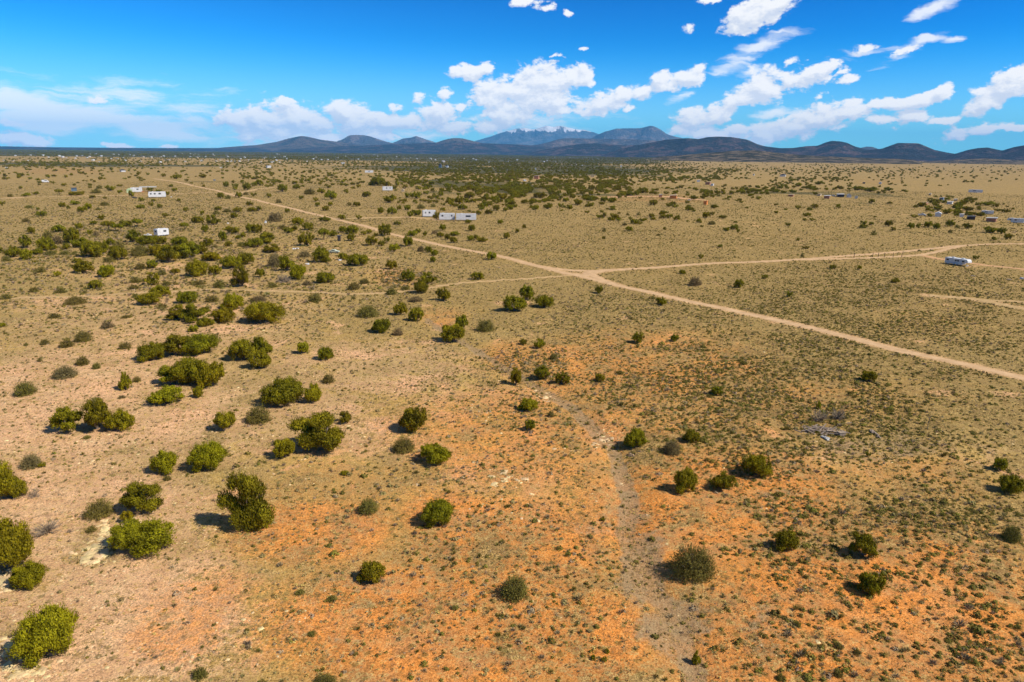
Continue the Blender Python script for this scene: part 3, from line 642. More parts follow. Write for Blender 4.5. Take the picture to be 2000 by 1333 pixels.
def variants(kind, lod, leafm='leaf'):
    key = (kind, lod, leafm)
    if key not in CR:
        out = []; nc, nl, ls = LOD[lod]; sd = sum(map(ord, kind))
        for v in range(NV[lod]):
            if kind == 'shrub':
                V, Q, (TV, TQ) = shrub_geo(sd+v, {3: 1700, 2: 900, 1: 260, 0: 50}[lod], {3: .062, 2: .085, 1: .15, 0: .32}[lod], twigs={3: 90, 2: 70, 1: 25, 0: 5}[lod])
                out.append((mesh_np('shrub_leaves', V, Q, [M[leafm]]), mesh_np('shrub_stems', TV, TQ, [M['dead']]), joined('shrub', [(V, Q), (TV, TQ)], [M[leafm], M['dead']])))
            elif kind == 'dead':
                V, Q = dead_geo(sd+v, {3: 60, 2: 46, 1: 26, 0: 12}[lod]); out.append((None, None, mesh_np('dead_twigs', V, Q, [M['dead']])))
            else:
                V, Q, C = crown_geo(kind, sd+v*7, nc, nl, ls); TV, TQ = wood_geo(kind, sd+v*7, C, {3: 20, 2: 16, 1: 8, 0: 3}[lod])
                if kind == 'open' or kind == 'umbrella': TV = TV
                out.append((mesh_np('crown', V, Q, [M[leafm]]), mesh_np('trunk', TV, TQ, [M['bark']]), joined('juniper', [(V, Q), (TV, TQ)], [M[leafm], M['bark']])))
        CR[key] = out
    return CR[key]

# ------------------------------------------------------------------ plants seen one by one: kind, x, base y, width, height in the photograph
# r round  y round yellow-green  o open  s spreading  S spreading yellow-green  c cone  u umbrella on a bare trunk  g grey-green shrub  b brown dry shrub  d dead twigs
T = """
o 133 846 66 52;o 190 843 64 64;S 236 841 52 44;g 170 858 16 9;g 78 707 10 10;g 51 676 9 8;g 88 674 18 13;g 131 679 30 19;g 245 682 26 16;b 128 739 50 28;g 162 714 27 21;g 189 721 17 15
g 50 773 42 32;c 247 762 24 37;g 268 747 18 13;b 238 779 16 8;g 185 790 28 16;S 323 791 64 37;y 388 778 26 23;o 334 754 56 38;s 376 752 76 60;S 414 757 60 56;r 300 705 58 37;o 345 697 66 44;s 392 694 72 48
s 478 705 58 50;r 508 722 50 38;o 516 702 44 44;r 440 842 50 40;y 323 924 55 45;g 327 939 17 12;y 409 920 72 57;b 62 915 38 32;r 83 913 15 11;y -8 984 92 92;r 36 974 40 44;d 67 974 28 26;g 196 1012 54 40
o 278 1006 84 64;y 250 1021 24 24;T 487 1042 104 112;S 281 1082 114 66;y 22 1119 112 108;y 60 1147 70 52;d 92 1046 60 36;g 179 1040 20 15;d 138 1041 18 12;y 100 1288 118 96
y 592 692 29 25;r 635 704 34 27;g 642 749 27 21;s 552 793 82 58;y 612 787 38 38;g 505 827 56 37;o 628 887 112 80;r 673 828 29 25;y 557 897 49 42;r 810 845 63 54;g 789 884 47 34;S 850 909 62 44;y 673 929 16 11
g 719 1004 44 34;r 856 1028 68 50;r 729 1140 56 42;g 649 1176 22 14;g 586 1162 20 12;g 610 1243 20 12;g 635 1345 50 26;g 393 1326 32 24;y 1008 754 30 35;r 1058 742 36 27;r 1098 753 31 27;g 1081 703 18 15
r 1022 674 18 12;y 1053 681 25 20;r 1171 747 25 18;g 1210 732 17 10;r 1399 773 26 19;g 1452 713 15 10;r 1247 671 26 24;r 1319 668 20 16;y 1033 804 40 27;g 1076 815 16 14;r 1035 842 24 23
S 1238 877 43 42;r 1351 866 36 28;b 1311 888 40 31;r 1338 964 52 51;s 1413 959 47 38;S 1478 932 62 50;g 1352 1132 92 70;g 1006 1172 62 48;c 1359 1298 18 26;r 1176 1018 14 9;r 1159 1290 13 10;r 1180 1293 14 9;c 1185 1276 11 10
r 1536 1076 52 41;o 1685 1091 58 48;r 1699 1163 54 48;g 1974 1058 38 36;r 1696 747 34 24;r 1951 921 30 28;r 1970 965 50 40;r 1695 893 11 12;c 1598 800 12 18;d 1600 825 42 30;d 1636 821 36 34
g 1637 1268 19 14;g 1673 1280 17 12;g 1570 1281 17 13;g 1637 1323 20 14;g 1525 1330 20 14
r 62 457 18 14;g 94 467 20 18;s 115 454 26 17;r 155 447 18 11;r 183 439 16 8;s 141 475 34 32;s 157 484 30 22;o 52 485 28 25;r 90 490 34 27;b 112 477 22 19;r 129 488 15 14
r 27 503 30 22;y 53 508 26 22;r 4 494 12 13;g 14 511 18 12;s 72 498 22 13;g 98 499 26 10;g 127 498 20 9;g 146 498 15 8;s 182 503 44 36;s 200 496 30 28;r 232 509 40 30;g 213 513 22 13;r 217 480 18 15;g 232 487 24 18
o 261 474 32 24;g 274 501 34 26;s 285 480 38 22;s 312 478 30 20;S 308 500 38 25;o 330 514 50 36;s 352 480 34 21;r 368 505 58 33;r 393 497 28 20;o 404 482 26 17;g 419 485 16 7;S 414 510 36 21
u 360 449 19 14;u 269 444 20 16;s 247 443 25 14;u 213 450 26 18;u 226 452 17 15;u 237 453 14 15;y 177 458 14 10;b 189 461 12 11;r 386 434 24 11;o 417 440 28 20;r 402 454 17 15;r 436 472 17 21
s 454 457 30 17;r 465 468 14 9;r 474 464 14 11;r 491 455 24 18;r 446 482 15 11;r 490 484 26 18;g 472 482 16 11;s 163 534 40 27;r 152 514 18 10;y 210 542 38 26;r 67 516 9 8;g 79 533 26 11;y 113 541 14 12
g 275 527 24 15;r 297 525 24 17;y 343 534 18 10;g 316 538 20 12;y 387 540 46 34;y 420 537 26 19;S 452 525 40 29;s 480 517 34 25;o 473 561 38 42;g 266 553 24 14;g 262 566 22 12;o 297 557 32 25;g 325 558 20 10
S 312 580 44 24;s 290 596 48 28;g 318 603 18 13;g 342 557 12 9;r 186 566 26 19;g 67 571 20 12;g 119 573 23 12;g 165 574 12 7;g 149 595 44 19;g 12 585 24 12;g 389 557 28 11;g 429 563 24 19;s 366 593 38 26
g 414 591 26 17;g 265 582 16 10;o 350 625 44 29;o 378 630 52 35;s 402 638 34 20;y 378 649 20 14;y 457 606 46 34;y 437 632 48 33;S 520 632 78 48;b 505 590 34 14;b 211 642 28 17;g 246 622 22 7;g 107 622 24 12
g 163 668 34 25;y 4 640 15 10;o 523 477 38 23;r 504 484 26 20;r 504 455 22 17;g 551 447 20 8;r 562 456 20 12;r 603 450 26 16;o 575 452 17 11;y 583 440 30 15;r 599 481 33 29;u 633 469 24 22;s 651 462 16 13;r 669 455 20 13
r 688 458 26 18;r 687 471 20 16;r 727 480 27 20;r 746 481 16 12;r 756 473 12 10;r 752 461 30 24;r 710 459 13 8;r 721 457 13 9;r 735 463 12 9;b 538 522 34 30;o 534 494 38 17;r 628 513 38 31;b 595 503 28 15
r 671 508 22 14;r 699 520 42 26;o 562 530 38 30;S 582 547 34 34;d 554 553 36 20;r 636 554 40 24;r 509 542 22 18;y 770 492 26 16;r 797 482 23 21;y 765 527 26 19;b 822 492 16 13;r 837 494 16 13;r 849 500 19 12;r 846 513 15 12
y 960 508 25 16;r 797 551 28 25;o 838 555 32 23;r 822 574 34 30;y 933 547 28 16;r 865 589 31 28;g 691 567 24 18;g 712 555 20 13;g 765 576 24 15;g 791 567 20 9;g 615 590 28 20;g 534 562 18 12;b 600 558 20 11;g 718 620 44 27
r 782 616 30 27;r 813 629 31 29;b 812 590 32 13;r 746 651 42 31;b 777 656 22 17;r 885 671 55 41;r 901 645 32 30;g 949 648 38 27;r 1005 610 52 34;r 1029 587 30 31;r 1063 602 36 27
r 865 451 16 13;r 921 452 18 13;r 805 462 22 12;r 816 456 14 10;o 830 462 14 10;b 850 457 14 8;r 860 464 16 11;r 874 469 16 12;r 886 475 16 13;r 888 461 24 9;r 919 471 17 11;r 930 468 13 10;s 942 473 24 10;r 989 467 17 13
r 977 438 15 9;r 914 438 14 10;r 776 440 15 8;r 1024 447 10 9;r 1010 456 9 10;g 1220 441 12 7;r 1249 439 11 7;y 1229 452 16 10;g 1180 453 9 8;r 1179 468 9 7;r 1298 450 8 7;g 1286 461 9 5;r 1343 434 7 4;r 1367 436 10 5;g 1390 439 17 8
r 1436 436 7 5;r 1442 455 8 8;r 1406 484 13 7;r 1369 506 11 10;r 1333 536 15 9;b 1357 559 28 20;r 1442 563 19 18;r 1494 545 14 9;r 1171 574 20 17;r 1290 597 23 17;g 1275 585 10 5
r 1539 442 11 7;r 1558 471 8 6;r 1574 487 14 7;g 1567 502 8 7;r 1626 526 16 9;y 1678 528 10 10;r 1748 553 16 11;y 1542 581 14 13;r 1701 441 11 8;r 1735 443 17 13;r 1743 451 14 8;g 1706 460 13 11;r 1779 447 16 12;r 1794 446 13 10
r 1812 445 19 13;r 1829 448 16 12;r 1856 443 19 14;s 1889 447 18 12;s 1932 455 30 14;r 1956 457 18 13;r 1968 468 17 12;r 1941 470 12 8;g 1870 445 11 7;g 1856 455 9 8;r 1905 507 12 9;d 1981 456 9 8;g 1795 491 6 4
r 41 370 8 7;s 51 384 16 8;g 20 385 11 7;r 71 381 13 7;u 116 381 18 11;r 126 364 13 6;s 150 382 32 8;r 176 364 9 6;r 176 368 8 5;g 194 369 14 8;g 188 378 22 10;s 215 373 20 12;r 234 365 13 5;r 235 378 12 7;r 181 388 14 7;r 205 389 9 5
r 5 401 12 9;r 122 405 15 10;r 135 409 10 9;s 147 400 20 9;r 161 415 21 12;y 173 409 16 12;g 204 402 18 9;g 192 411 11 6;g 57 407 17 7;r 75 411 8 6;r 81 423 21 11;g 51 434 17 9;r 199 430 15 11;r 275 408 17 9;r 275 394 14 9;r 295 403 12 9
r 300 395 10 7;r 312 408 12 10;r 323 425 13 9;g 339 430 9 6;r 349 394 10 6;r 342 374 14 7;r 334 366 11 6;r 327 382 10 8;r 257 385 12 13;s 310 375 14 6;s 295 375 14 10;r 364 414 14 10;r 396 420 11 9;r 386 436 23 13;g 422 419 14 9
r 426 411 16 8;g 444 415 17 8;r 457 427 16 12;r 465 415 18 11;r 488 402 16 9;r 492 414 18 9;r 442 366 15 11;r 460 367 14 9;r 459 372 11 8;r 474 359 11 8;r 456 358 9 6;r 483 372 21 15;r 497 365 12 10;r 467 387 15 12;g 481 381 12 7
r 431 388 17 12;g 445 389 14 9;r 496 384 14 8;r 11 346 10 8;s 41 345 15 8;s 159 340 14 6;r 271 342 10 6;r 320 346 11 7;s 345 350 20 10;s 398 348 15 9;r 507 363 15 12;r 552 375 25 15;r 525 387 14 10;g 544 397 12 9;r 506 413 12 11;r 562 416 13 9
b 538 433 32 20;r 579 370 15 11;r 576 360 14 7;r 589 390 12 8;r 621 404 13 9;r 636 412 17 10;r 617 395 10 10;r 646 403 12 9;r 634 433 24 10;g 605 380 25 13;s 628 378 18 11;s 647 390 26 20;r 676 378 12 9;r 716 385 18 11;r 738 363 34 18
r 755 364 18 10;r 776 364 10 11;r 791 369 14 9;s 762 396 26 17;g 682 402 12 8;r 697 404 18 10;r 668 429 16 10;r 701 429 13 9;r 744 418 16 13;r 766 419 20 15;r 780 411 12 10;r 796 411 16 11;s 814 421 20 13;r 801 425 13 13;g 822 408 18 10
g 846 405 12 8;r 865 413 12 8;o 852 429 17 14;r 874 429 13 9;r 797 387 14 12;r 814 388 24 14;r 832 380 14 8;r 845 375 11 8;r 817 371 14 8;r 843 363 14 10;r 898 399 20 17;r 904 410 20 11;r 917 388 22 13;r 875 367 20 9;r 935 420 14 9
r 955 419 17 10;r 969 412 18 12;r 987 413 11 8;s 966 395 20 15;s 981 390 22 15;r 949 388 14 11
s 1055 387 28 13;r 1092 381 12 10;s 1070 409 18 14;s 1025 398 18 9;r 1105 395 15 9;s 1128 401 22 14;r 1155 372 16 11;r 1180 395 18 11;s 1196 396 20 12;r 1276 401 20 11;r 1245 379 14 8;s 1255 378 24 14;r 1199 370 12 9;r 1330 368 12 7;s 1355 390 18 9;s 1395 407 18 8;r 1379 426 18 12;r 1391 421 10 8;r 1364 435 12 9;r 1412 427 18 7;r 1180 426 10 12;r 1196 425 11 9;g 1247 421 10 7;r 1345 406 10 6;r 1424 389 10 7;g 1226 421 8 6;r 1209 419 8 5
r 1702 398 14 10;r 1637 407 11 9;r 1558 409 12 8;r 1571 432 10 6;r 1586 432 12 6;s 1930 402 24 10;s 1945 405 14 9;s 1800 404 20 10;s 1850 418 22 12;s 1890 412 22 10;s 1915 423 16 10;s 1530 378 14 7;s 1548 377 16 7;s 1675 372 24 10;s 1700 375 26 11;s 1735 373 16 8;s 1592 382 12 8;s 1640 370 18 8;s 1600 361 20 8;s 1560 365 16 9
"""
KIND = {'T': ('tall', 'leaf', 'juniper tree', 'juniper_tree', 'tall many-lobed', 'olive green'), 'r': ('round', 'leaf', 'juniper tree', 'juniper_tree', 'rounded', 'dark green'), 'y': ('round', 'leafy', 'juniper tree', 'juniper_tree', 'rounded', 'bright yellow-green'),
 'o': ('open', 'leaf', 'juniper tree', 'juniper_tree', 'open lobed', 'olive green'), 's': ('spread', 'leaf', 'juniper tree', 'juniper_tree', 'spreading', 'dark green'), 'S': ('spread', 'leafy', 'juniper tree', 'juniper_tree', 'spreading', 'yellow-green'),
 'c': ('cone', 'leafy', 'juniper tree', 'juniper_tree', 'upright', 'yellow-green'), 'u': ('umbrella', 'leaf', 'juniper tree', 'juniper_tree', 'umbrella-shaped', 'green'),
 'g': ('shrub', 'leafg', 'shrub', 'desert_shrub', 'fine-stemmed', 'grey-green'), 'b': ('shrub', 'leafb', 'shrub', 'desert_shrub', 'fine-stemmed', 'dry brown'), 'd': ('dead', None, 'dead bush', 'dead_bush', 'leafless', 'bleached grey')}
# fixed marks of the place, to tell look-alikes apart by
LM = [('the road fork', 1158, 538), ('the lone white fifth-wheel trailer', 1870, 512), ('the row of three white trailers', 880, 422), ('the left grove camper', 313, 455), ('the long far-road trailer', 307, 382),
 ('the white van on the plain', 89, 355), ('the small slate-blue shed', 145, 372), ('the dark outhouse', 662, 466), ('the parked pale green car', 652, 492), ('the plank pile', 1605, 840), ('the big long-shadowed shrub', 1352, 1095),
 ('the open many-lobed juniper', 487, 985), ('the bottom left corner', 0, 1333), ('the bottom right corner', 2000, 1333), ('the middle of the bottom edge', 1000, 1333), ('the orange shed', 1380, 397), ('the orange-walled long building', 1315, 385),
 ('the middle of the left edge', 0, 620), ('the middle of the right edge', 2000, 700), ('the start of the dry wash', 850, 640), ('the bend of the dry wash', 1190, 870), ('the fence posts', 1700, 498),
 ('the track under the left grove', 500, 572), ('the small mid-distance trailer', 756, 371), ('the right-hand house cluster', 1850, 410), ('the trailer spur junction', 650, 427), ('the largest left-centre juniper', 620, 850),
 ("the main road's right end", 2000, 744), ('the far road crossing', 432, 377), ('the low dark sheds compound', 1640, 383), ('the mauve far trailer', 1905, 374),
 ('the left-centre juniper thicket', 375, 725), ("the pale track's left end", 0, 583), ('the juniper trio near the track', 1030, 595), ('the upright little juniper', 247, 745), ('the leftmost big juniper pair', 30, 1090), ('the wide low juniper', 281, 1050)]
ORD = ['nearest', 'second nearest', 'third nearest', 'fourth nearest', 'fifth nearest', 'sixth nearest', 'seventh nearest', 'eighth nearest', 'ninth nearest', 'tenth nearest', 'eleventh nearest', 'twelfth nearest', 'thirteenth nearest', 'fourteenth nearest', 'fifteenth nearest', 'sixteenth nearest', 'seventeenth nearest', 'eighteenth nearest']
SPECIAL = {(1352, 1132): 'big grey-green shrub casting the longest shadow on grey gravel near the bottom', (487, 1042): 'open many-lobed juniper standing on the edge of the orange soil, left of centre',
 (281, 1082): 'wide low yellow-green juniper beside a pale eroded rock trail', (100, 1288): 'big rounded yellow-green juniper in the bottom left corner', (22, 1119): 'huge yellow-green juniper cut by the left edge with a smaller one below it',
 (60, 1147): 'rounded yellow-green juniper in front of the huge one at the left edge', (-8, 984): 'large yellow-green juniper half out of the left edge, uppermost there', (628, 887): 'largest open juniper of the left centre with dark shaded foot',
 (810, 845): 'solitary dense dark green juniper in the centre with shadow to its left', (856, 1028): 'dense dark green juniper alone on orange soil at bottom centre', (729, 1140): 'small dark juniper alone on orange soil nearest the bottom centre',
 (1006, 1172): 'grey-green fine-stemmed shrub alone on the orange soil right of bottom centre', (885, 671): 'large juniper at the upper end of the dry wash, leaning group of two in front', (247, 762): 'little upright yellow-green juniper shaped like a leaning cone',
 (1598, 800): 'tiny upright juniper behind the two dead bushes by the plank pile', (1600, 825): 'left of the two bleached dead bushes behind the plank pile', (1636, 821): 'right of the two bleached dead bushes behind the plank pile',
 (269, 444): 'umbrella-shaped juniper on a bare trunk standing apart behind the white camper', (1238, 877): 'yellow-green juniper on the wash bank with a long dark shadow on its left', (1685, 1091): 'open-topped juniper with grey branches showing, middle of the lower right'}
trees = []
for ln in T.replace('\n', ';').split(';'):
    q = ln.split()
    if len(q) == 5: trees.append((q[0], *[float(v) for v in q[1:]]))
def place_plants():
    rng = np.random.default_rng(4); info = []
    for (k, x, yb, w, h) in trees:
        X, Y, z, mpp = ground(x, yb); r = w*mpp*.5
        L = math.hypot(X, Y); th = math.atan2(H-z, L); b = .42*r/max(math.sin(th), .12)*math.sin(th)
        X2, Y2 = X*(1+b/L), Y*(1+b/L); z2 = float(hgt(X2, Y2))
        hz = (h*mpp-.62*r*math.sin(th))/math.cos(th); hz = max(hz, .55*r)
        info.append([k, x, yb, w, h, X2, Y2, z2, r, hz])
    # labels
    dirn = lambda dx, dy: ('right of' if dx > 0 else 'left of') if abs(dx) > abs(dy)*1.1 else ('in front of' if dy > 0 else 'behind')
    groups = {}
    for i, t in enumerate(info):
        cy = t[2]-t[4]*.4; best = min(LM, key=lambda l: math.hypot(t[1]-l[1], (cy-l[2])*1.3*(1 if cy > 560 else 1.6)))
        sp = SPECIAL.get((int(t[1]), int(t[2])))
        if sp: t.append(sp); continue
        d = dirn(t[1]-best[1], cy-best[2])
        if 'corner' in best[0] or 'edge' in best[0] or 'right end' in best[0] or 'left end' in best[0]: d = 'to'
        t.append(None); groups.setdefault((best[0], d, KIND[t[0]][2], t[0]), []).append((math.hypot(t[1]-best[1], cy-best[2]), i))
    for (lm, d, noun, kk), v in groups.items():
        v.sort()
        for n, (_, i) in enumerate(v):
            t = info[i]; dia = 2*t[8]; size = 'tiny' if dia < 1.5 else 'small' if dia < 2.6 else 'medium' if dia < 4.2 else 'large'
            sh, cl = KIND[kk][4], KIND[kk][5]; nm = noun.replace(' tree', '')
            o = ORD[n] if len(v) > 1 or d == 'to' else ''
            s = f"{o} {cl} {sh} {nm} {d} {lm}, {size}".strip()
            t[10] = s
    for t in info:
        k, x, yb, w, h, X, Y, z, r, hz, lab = t; geo, leafm, noun, nm, _, _ = KIND[k]
        lod = 3 if w >= 68 else 2 if w >= 34 else 1 if w >= 15 else 0
        vs = variants(geo, lod, leafm); v = vs[rng.integers(len(vs))]; rz = rng.uniform(0, 6.28)*(k != 'T')
        s = (r*rng.uniform(1.0, 1.08), r*rng.uniform(1.0, 1.08), hz)
        grp = {'juniper tree': 'junipers scattered over the plain', 'shrub': 'desert shrubs scattered over the plain', 'dead bush': 'dead bushes on the plain'}[noun]
        if w >= 20 and v[0] is not None:
            e = bpy.data.objects.new(nm, None); col.objects.link(e); e.empty_display_size = .3; e.location = (X, Y, z-.03); e.scale = s; e.rotation_euler = (0, 0, rz)
            link('stems' if noun == 'shrub' else 'trunk', v[1], e); link('foliage' if noun == 'shrub' else 'crown', v[0], e)
        else:
            e = link(nm, v[2], None, (X, Y, z-.03)); e.scale = s; e.rotation_euler = (0, 0, rz)
        tag(e, lab, noun.replace('juniper tree', 'tree'), grp)
    return info
INFO = place_plants()

# ------------------------------------------------------------------ uncountable plants and stones (geometry-node instances of small meshes)
def instancer(name, pts, scl, rot, idx, meshes, label, cat):
    src = bpy.data.collections.new(name+'_kinds')
    for k, me in enumerate(meshes):
        src.objects.link(bpy.data.objects.new('%s_kind_%02d' % (name, k), me))
    me = bpy.data.meshes.new(name); me.vertices.add(len(pts)); me.vertices.foreach_set('co', np.asarray(pts, np.float32).ravel())
    a = me.attributes.new('scl', 'FLOAT_VECTOR', 'POINT'); a.data.foreach_set('vector', np.asarray(scl, np.float32).ravel())
    a = me.attributes.new('rot', 'FLOAT_VECTOR', 'POINT'); a.data.foreach_set('vector', np.asarray(rot, np.float32).ravel())
    a = me.attributes.new('vi', 'INT', 'POINT'); a.data.foreach_set('value', np.asarray(idx, np.int32))
    o = link(name, me); g = bpy.data.node_groups.new(name, 'GeometryNodeTree')
    g.interface.new_socket('Geometry', in_out='INPUT', socket_type='NodeSocketGeometry'); g.interface.new_socket('Geometry', in_out='OUTPUT', socket_type='NodeSocketGeometry')
    n = g.nodes; l = g.links; gi = n.new('NodeGroupInput'); go = n.new('NodeGroupOutput')
    ci = n.new('GeometryNodeCollectionInfo'); ci.inputs['Collection'].default_value = src; ci.inputs['Separate Children'].default_value = True; ci.inputs['Reset Children'].default_value = True
    ip = n.new('GeometryNodeInstanceOnPoints'); ip.inputs['Pick Instance'].default_value = True
    def att(nm, t):
        q = n.new('GeometryNodeInputNamedAttribute'); q.data_type = t; q.inputs['Name'].default_value = nm; return q.outputs[0]
    mp = n.new('GeometryNodeMeshToPoints'); l.new(gi.outputs[0], mp.inputs[0])
    l.new(mp.outputs[0], ip.inputs['Points']); l.new(ci.outputs[0], ip.inputs['Instance']); l.new(att('vi', 'INT'), ip.inputs['Instance Index'])
    l.new(att('rot', 'FLOAT_VECTOR'), ip.inputs['Rotation']); l.new(att('scl', 'FLOAT_VECTOR'), ip.inputs['Scale']); l.new(ip.outputs[0], go.inputs[0])
    md = o.modifiers.new('scatter', 'NODES'); md.node_group = g
    tag(o, label, cat, kind='stuff'); return o
def sample_polar(rng, n, d0, d1, knee, power, half=47):
    D = np.linspace(d0, d1, 3000); w = D*np.minimum(1, (knee/D))**power; c = np.cumsum(w); c /= c[-1]
    d = np.interp(rng.random(n), c, D); a = np.radians(rng.uniform(-half, half, n)); return np.sin(a)*d, np.cos(a)*d, d
def clear_of(x, y, extra=0.0):
    k = np.ones(len(x), bool)
    for nme, pts in ROADS.items():
        k &= seg_dist(x, y, [plane_hit(*p) for p in pts]) > ROADM[nme][0]*.52+extra
    return k
def tuft_mesh(seed, n, m, leafy):
    rng = np.random.default_rng(seed)
    d = rnd_dirs(rng, n*2); d = d[d[:, 2] > .05][:n]
    if leafy:
        pos = d*np.array([.85, .85, .85])*(.55+.45*rng.random((len(d), 1))); nrm = d+rnd_dirs(rng, len(d))*.5; V, Q = leaf_quads(pos, nrm, np.array([0, 0, 1.])+rnd_dirs(rng, len(d))*.8, rng.uniform(.35, .7, len(d)), rng.uniform(.22, .42, len(d)))
    else:
        d[:, 2] += .5; pos = d*.45; nrm = np.cross(d, rnd_dirs(rng, len(d))); V, Q = leaf_quads(pos, nrm, d, rng.uniform(.8, 1.2, len(d)), rng.uniform(.06, .13, len(d)))
    V[:, 2] = np.maximum(V[:, 2], 0); return mesh_np('tuft', V, Q, [m])
def scatter():
    rng = np.random.default_rng(11)
    # rounded scrub
    x, y, d = sample_polar(rng, 800000, 27, 900, 105, 1.1); z = hgt(x, y); px, py = project(x, y, z); org, pal, wod, wsh, scr, red = zones(px, py)
    cl = fbm(x/7, y/7, 3, 31); cl2 = fbm(x/45, y/45, 3, 37)
    p = (scr**1.2*(.22+.78*sstep(cl, .30, .62))*(.65+.5*sstep(cl2, .3, .65))*(1-.6*wsh)+.045)
    k = (rng.random(len(x)) < p*.95) & clear_of(x, y, .3) & (px > -420) & (px < 2420)
    x, y, z, d, px, py, scr = [a[k] for a in (x, y, z, d, px, py, scr)]
    n = len(x); s = rng.gamma(5, .042, n)*(1+1.1*blob(px, py, 330, 530, 420, 110))*(1+.45*sstep(d, 120, 500))*(.75+.35*scr); s = np.clip(s, .09, .9)
    v = np.where(rng.random(n) < .25+.45*sstep(px, 900, 1500), rng.integers(0, 3, n), rng.integers(3, 8, n))
    MS = [tuft_mesh(1, 46, M['tg'], True), tuft_mesh(2, 46, M['tg'], True), tuft_mesh(3, 40, M['tg'], True), tuft_mesh(4, 50, M['ts'], True), tuft_mesh(5, 70, M['ts'], False), tuft_mesh(6, 60, M['td'], False), tuft_mesh(7, 40, M['td'], True), tuft_mesh(8, 50, M['tg'], False)]
    instancer('low_scrub', np.stack([x, y, z-.02], 1), np.stack([s, s*rng.uniform(.8, 1.2, n), s*rng.uniform(.75, 1.1, n)], 1), np.stack([0*s, 0*s, rng.uniform(0, 6.28, n)], 1), v, MS, 'low green and grey scrub tufts dotting the orange and tan soil', 'scrub')
    n1 = n
    # bunch grass, finer
    x, y, d = sample_polar(rng, 700000, 27, 380, 75, 1.15); z = hgt(x, y); px, py = project(x, y, z); org, pal, wod, wsh, scr, red = zones(px, py)
    cl = fbm(x/4, y/4, 3, 41); p = (.40+.5*scr+.3*wsh)*(.25+.75*sstep(cl, .36, .6))*(1-.2*pal)
    k = (rng.random(len(x)) < p*.8) & clear_of(x, y, .2) & (px > -420) & (px < 2420); x, y, z, d = [a[k] for a in (x, y, z, d)]; n = len(x)
    s = np.clip(rng.gamma(5, .030, n), .06, .36)*(1+.3*sstep(d, 100, 350))
    MG = [tuft_mesh(21, 16, M['tw'], False), tuft_mesh(22, 14, M['ts'], True), tuft_mesh(23, 16, M['td'], False), tuft_mesh(24, 14, M['ts'], False), tuft_mesh(25, 14, M['tw'], True)]
    instancer('dry_grass', np.stack([x, y, z-.01], 1), np.stack([s, s, s*.9], 1), np.stack([0*s, 0*s, rng.uniform(0, 6.28, n)], 1), rng.integers(0, 5, n), MG, 'short dry bunch grass and litter covering the ground', 'grass')
    n2 = n
    # pale stones
    x, y, d = sample_polar(rng, 70000, 27, 190, 60, 1.2); z = hgt(x, y); px, py = project(x, y, z); org, pal, wod, wsh, scr, red = zones(px, py)
    p = (pal*sstep(fbm(x/5, y/5, 3, 51), .35, .62)*.6+.05*wsh+.01); k = (rng.random(len(x)) < p) & (px > -420) & (px < 2420); x, y, z = [a[k] for a in (x, y, z)]; n = len(x)
    rocks = []
    for q in range(3):
        r2 = np.random.default_rng(q); a = np.array([[-1, -1, 0], [1, -1, 0], [1, 1, 0], [-1, 1, 0], [-.7, -.6, .6], [.6, -.7, .7], [.7, .6, .5], [-.6, .7, .65]], float)+r2.normal(size=(8, 3))*.18
        rocks.append(mesh_np('rock', a*np.array([1, .75, .8]), np.array([[0, 1, 5, 4], [1, 2, 6, 5], [2, 3, 7, 6], [3, 0, 4, 7], [4, 5, 6, 7]]), [M['stone']]))
    s = np.clip(rng.gamma(2.2, .028, n), .03, .26)
    instancer('scattered_stones', np.stack([x, y, z-.02], 1), np.stack([s, s, s*.8], 1), np.stack([0*s, 0*s, rng.uniform(0, 6.28, n)], 1), rng.integers(0, 3, n), rocks, 'pale limestone pebbles and stones scattered on the bare soil', 'stones')
    # distant junipers, in groves laid out as seen
    pts = []
    def grove(x, y, rx, ry, n, dens=1.0):
        for _ in range(int(n*(3.2 if 650 < x < 1380 else 1.9 if x > 650 else 1.5))):
            a = rng.uniform(0, 6.28); q = rng.random()**.5; pts.append((x+rx*q*math.cos(a), y+ry*q*math.sin(a)))
    for g in [(1000,355,230,26,480),(1080,375,180,22,260),(1200,345,230,18,300),(900,345,150,16,150),(700,345,230,18,120),(1330,340,200,14,180),(1150,330,330,10,420),(900,328,250,8,120),(1500,332,250,9,150),(1650,340,230,14,130),(1650,368,90,8,45),(1560,355,60,8,25),(1580,352,80,6,30),
              (1720,370,60,10,50),(1850,400,70,16,60),(1900,410,80,16,50),(1450,370,90,12,50),(1420,380,80,14,35),(1540,366,100,8,40),(1330,378,60,14,20),(80,322,130,6,260),(330,320,200,5,260),(300,330,260,8,110),(120,345,160,20,25),(600,340,110,12,50),(450,352,100,18,35),(600,360,120,14,40),(850,380,90,30,60),(950,400,60,18,40),(1120,400,90,20,25),(1020,385,60,16,60),(1250,410,120,30,16),(1600,420,300,40,22),(1800,345,220,20,60),(1880,330,130,7,50),(1930,345,80,25,16),
              (200,345,220,12,40),(560,325,160,6,70),(760,318,250,5,220),(500,316,300,4,250),(1000,315,200,5,420),(1150,318,200,6,300),(1450,322,260,5,160),(1750,332,240,6,120),(1920,335,80,4,40),(160,312,200,3,160),(650,310,500,3,500),(250,305,250,3,250),(900,305,400,3,420),(1300,310,300,3,160)]: grove(*g)
    pts = np.array(pts); P3 = []; S = []; mk = fbm(pts[:, 0]/46, pts[:, 1]/9, 3, 77); pts = pts[(rng.random(len(pts)) < .28+sstep(mk, .40, .58))]
    occ = np.array([(t[1], t[2]-t[4]*.4, max(t[3], 10)) for t in INFO])
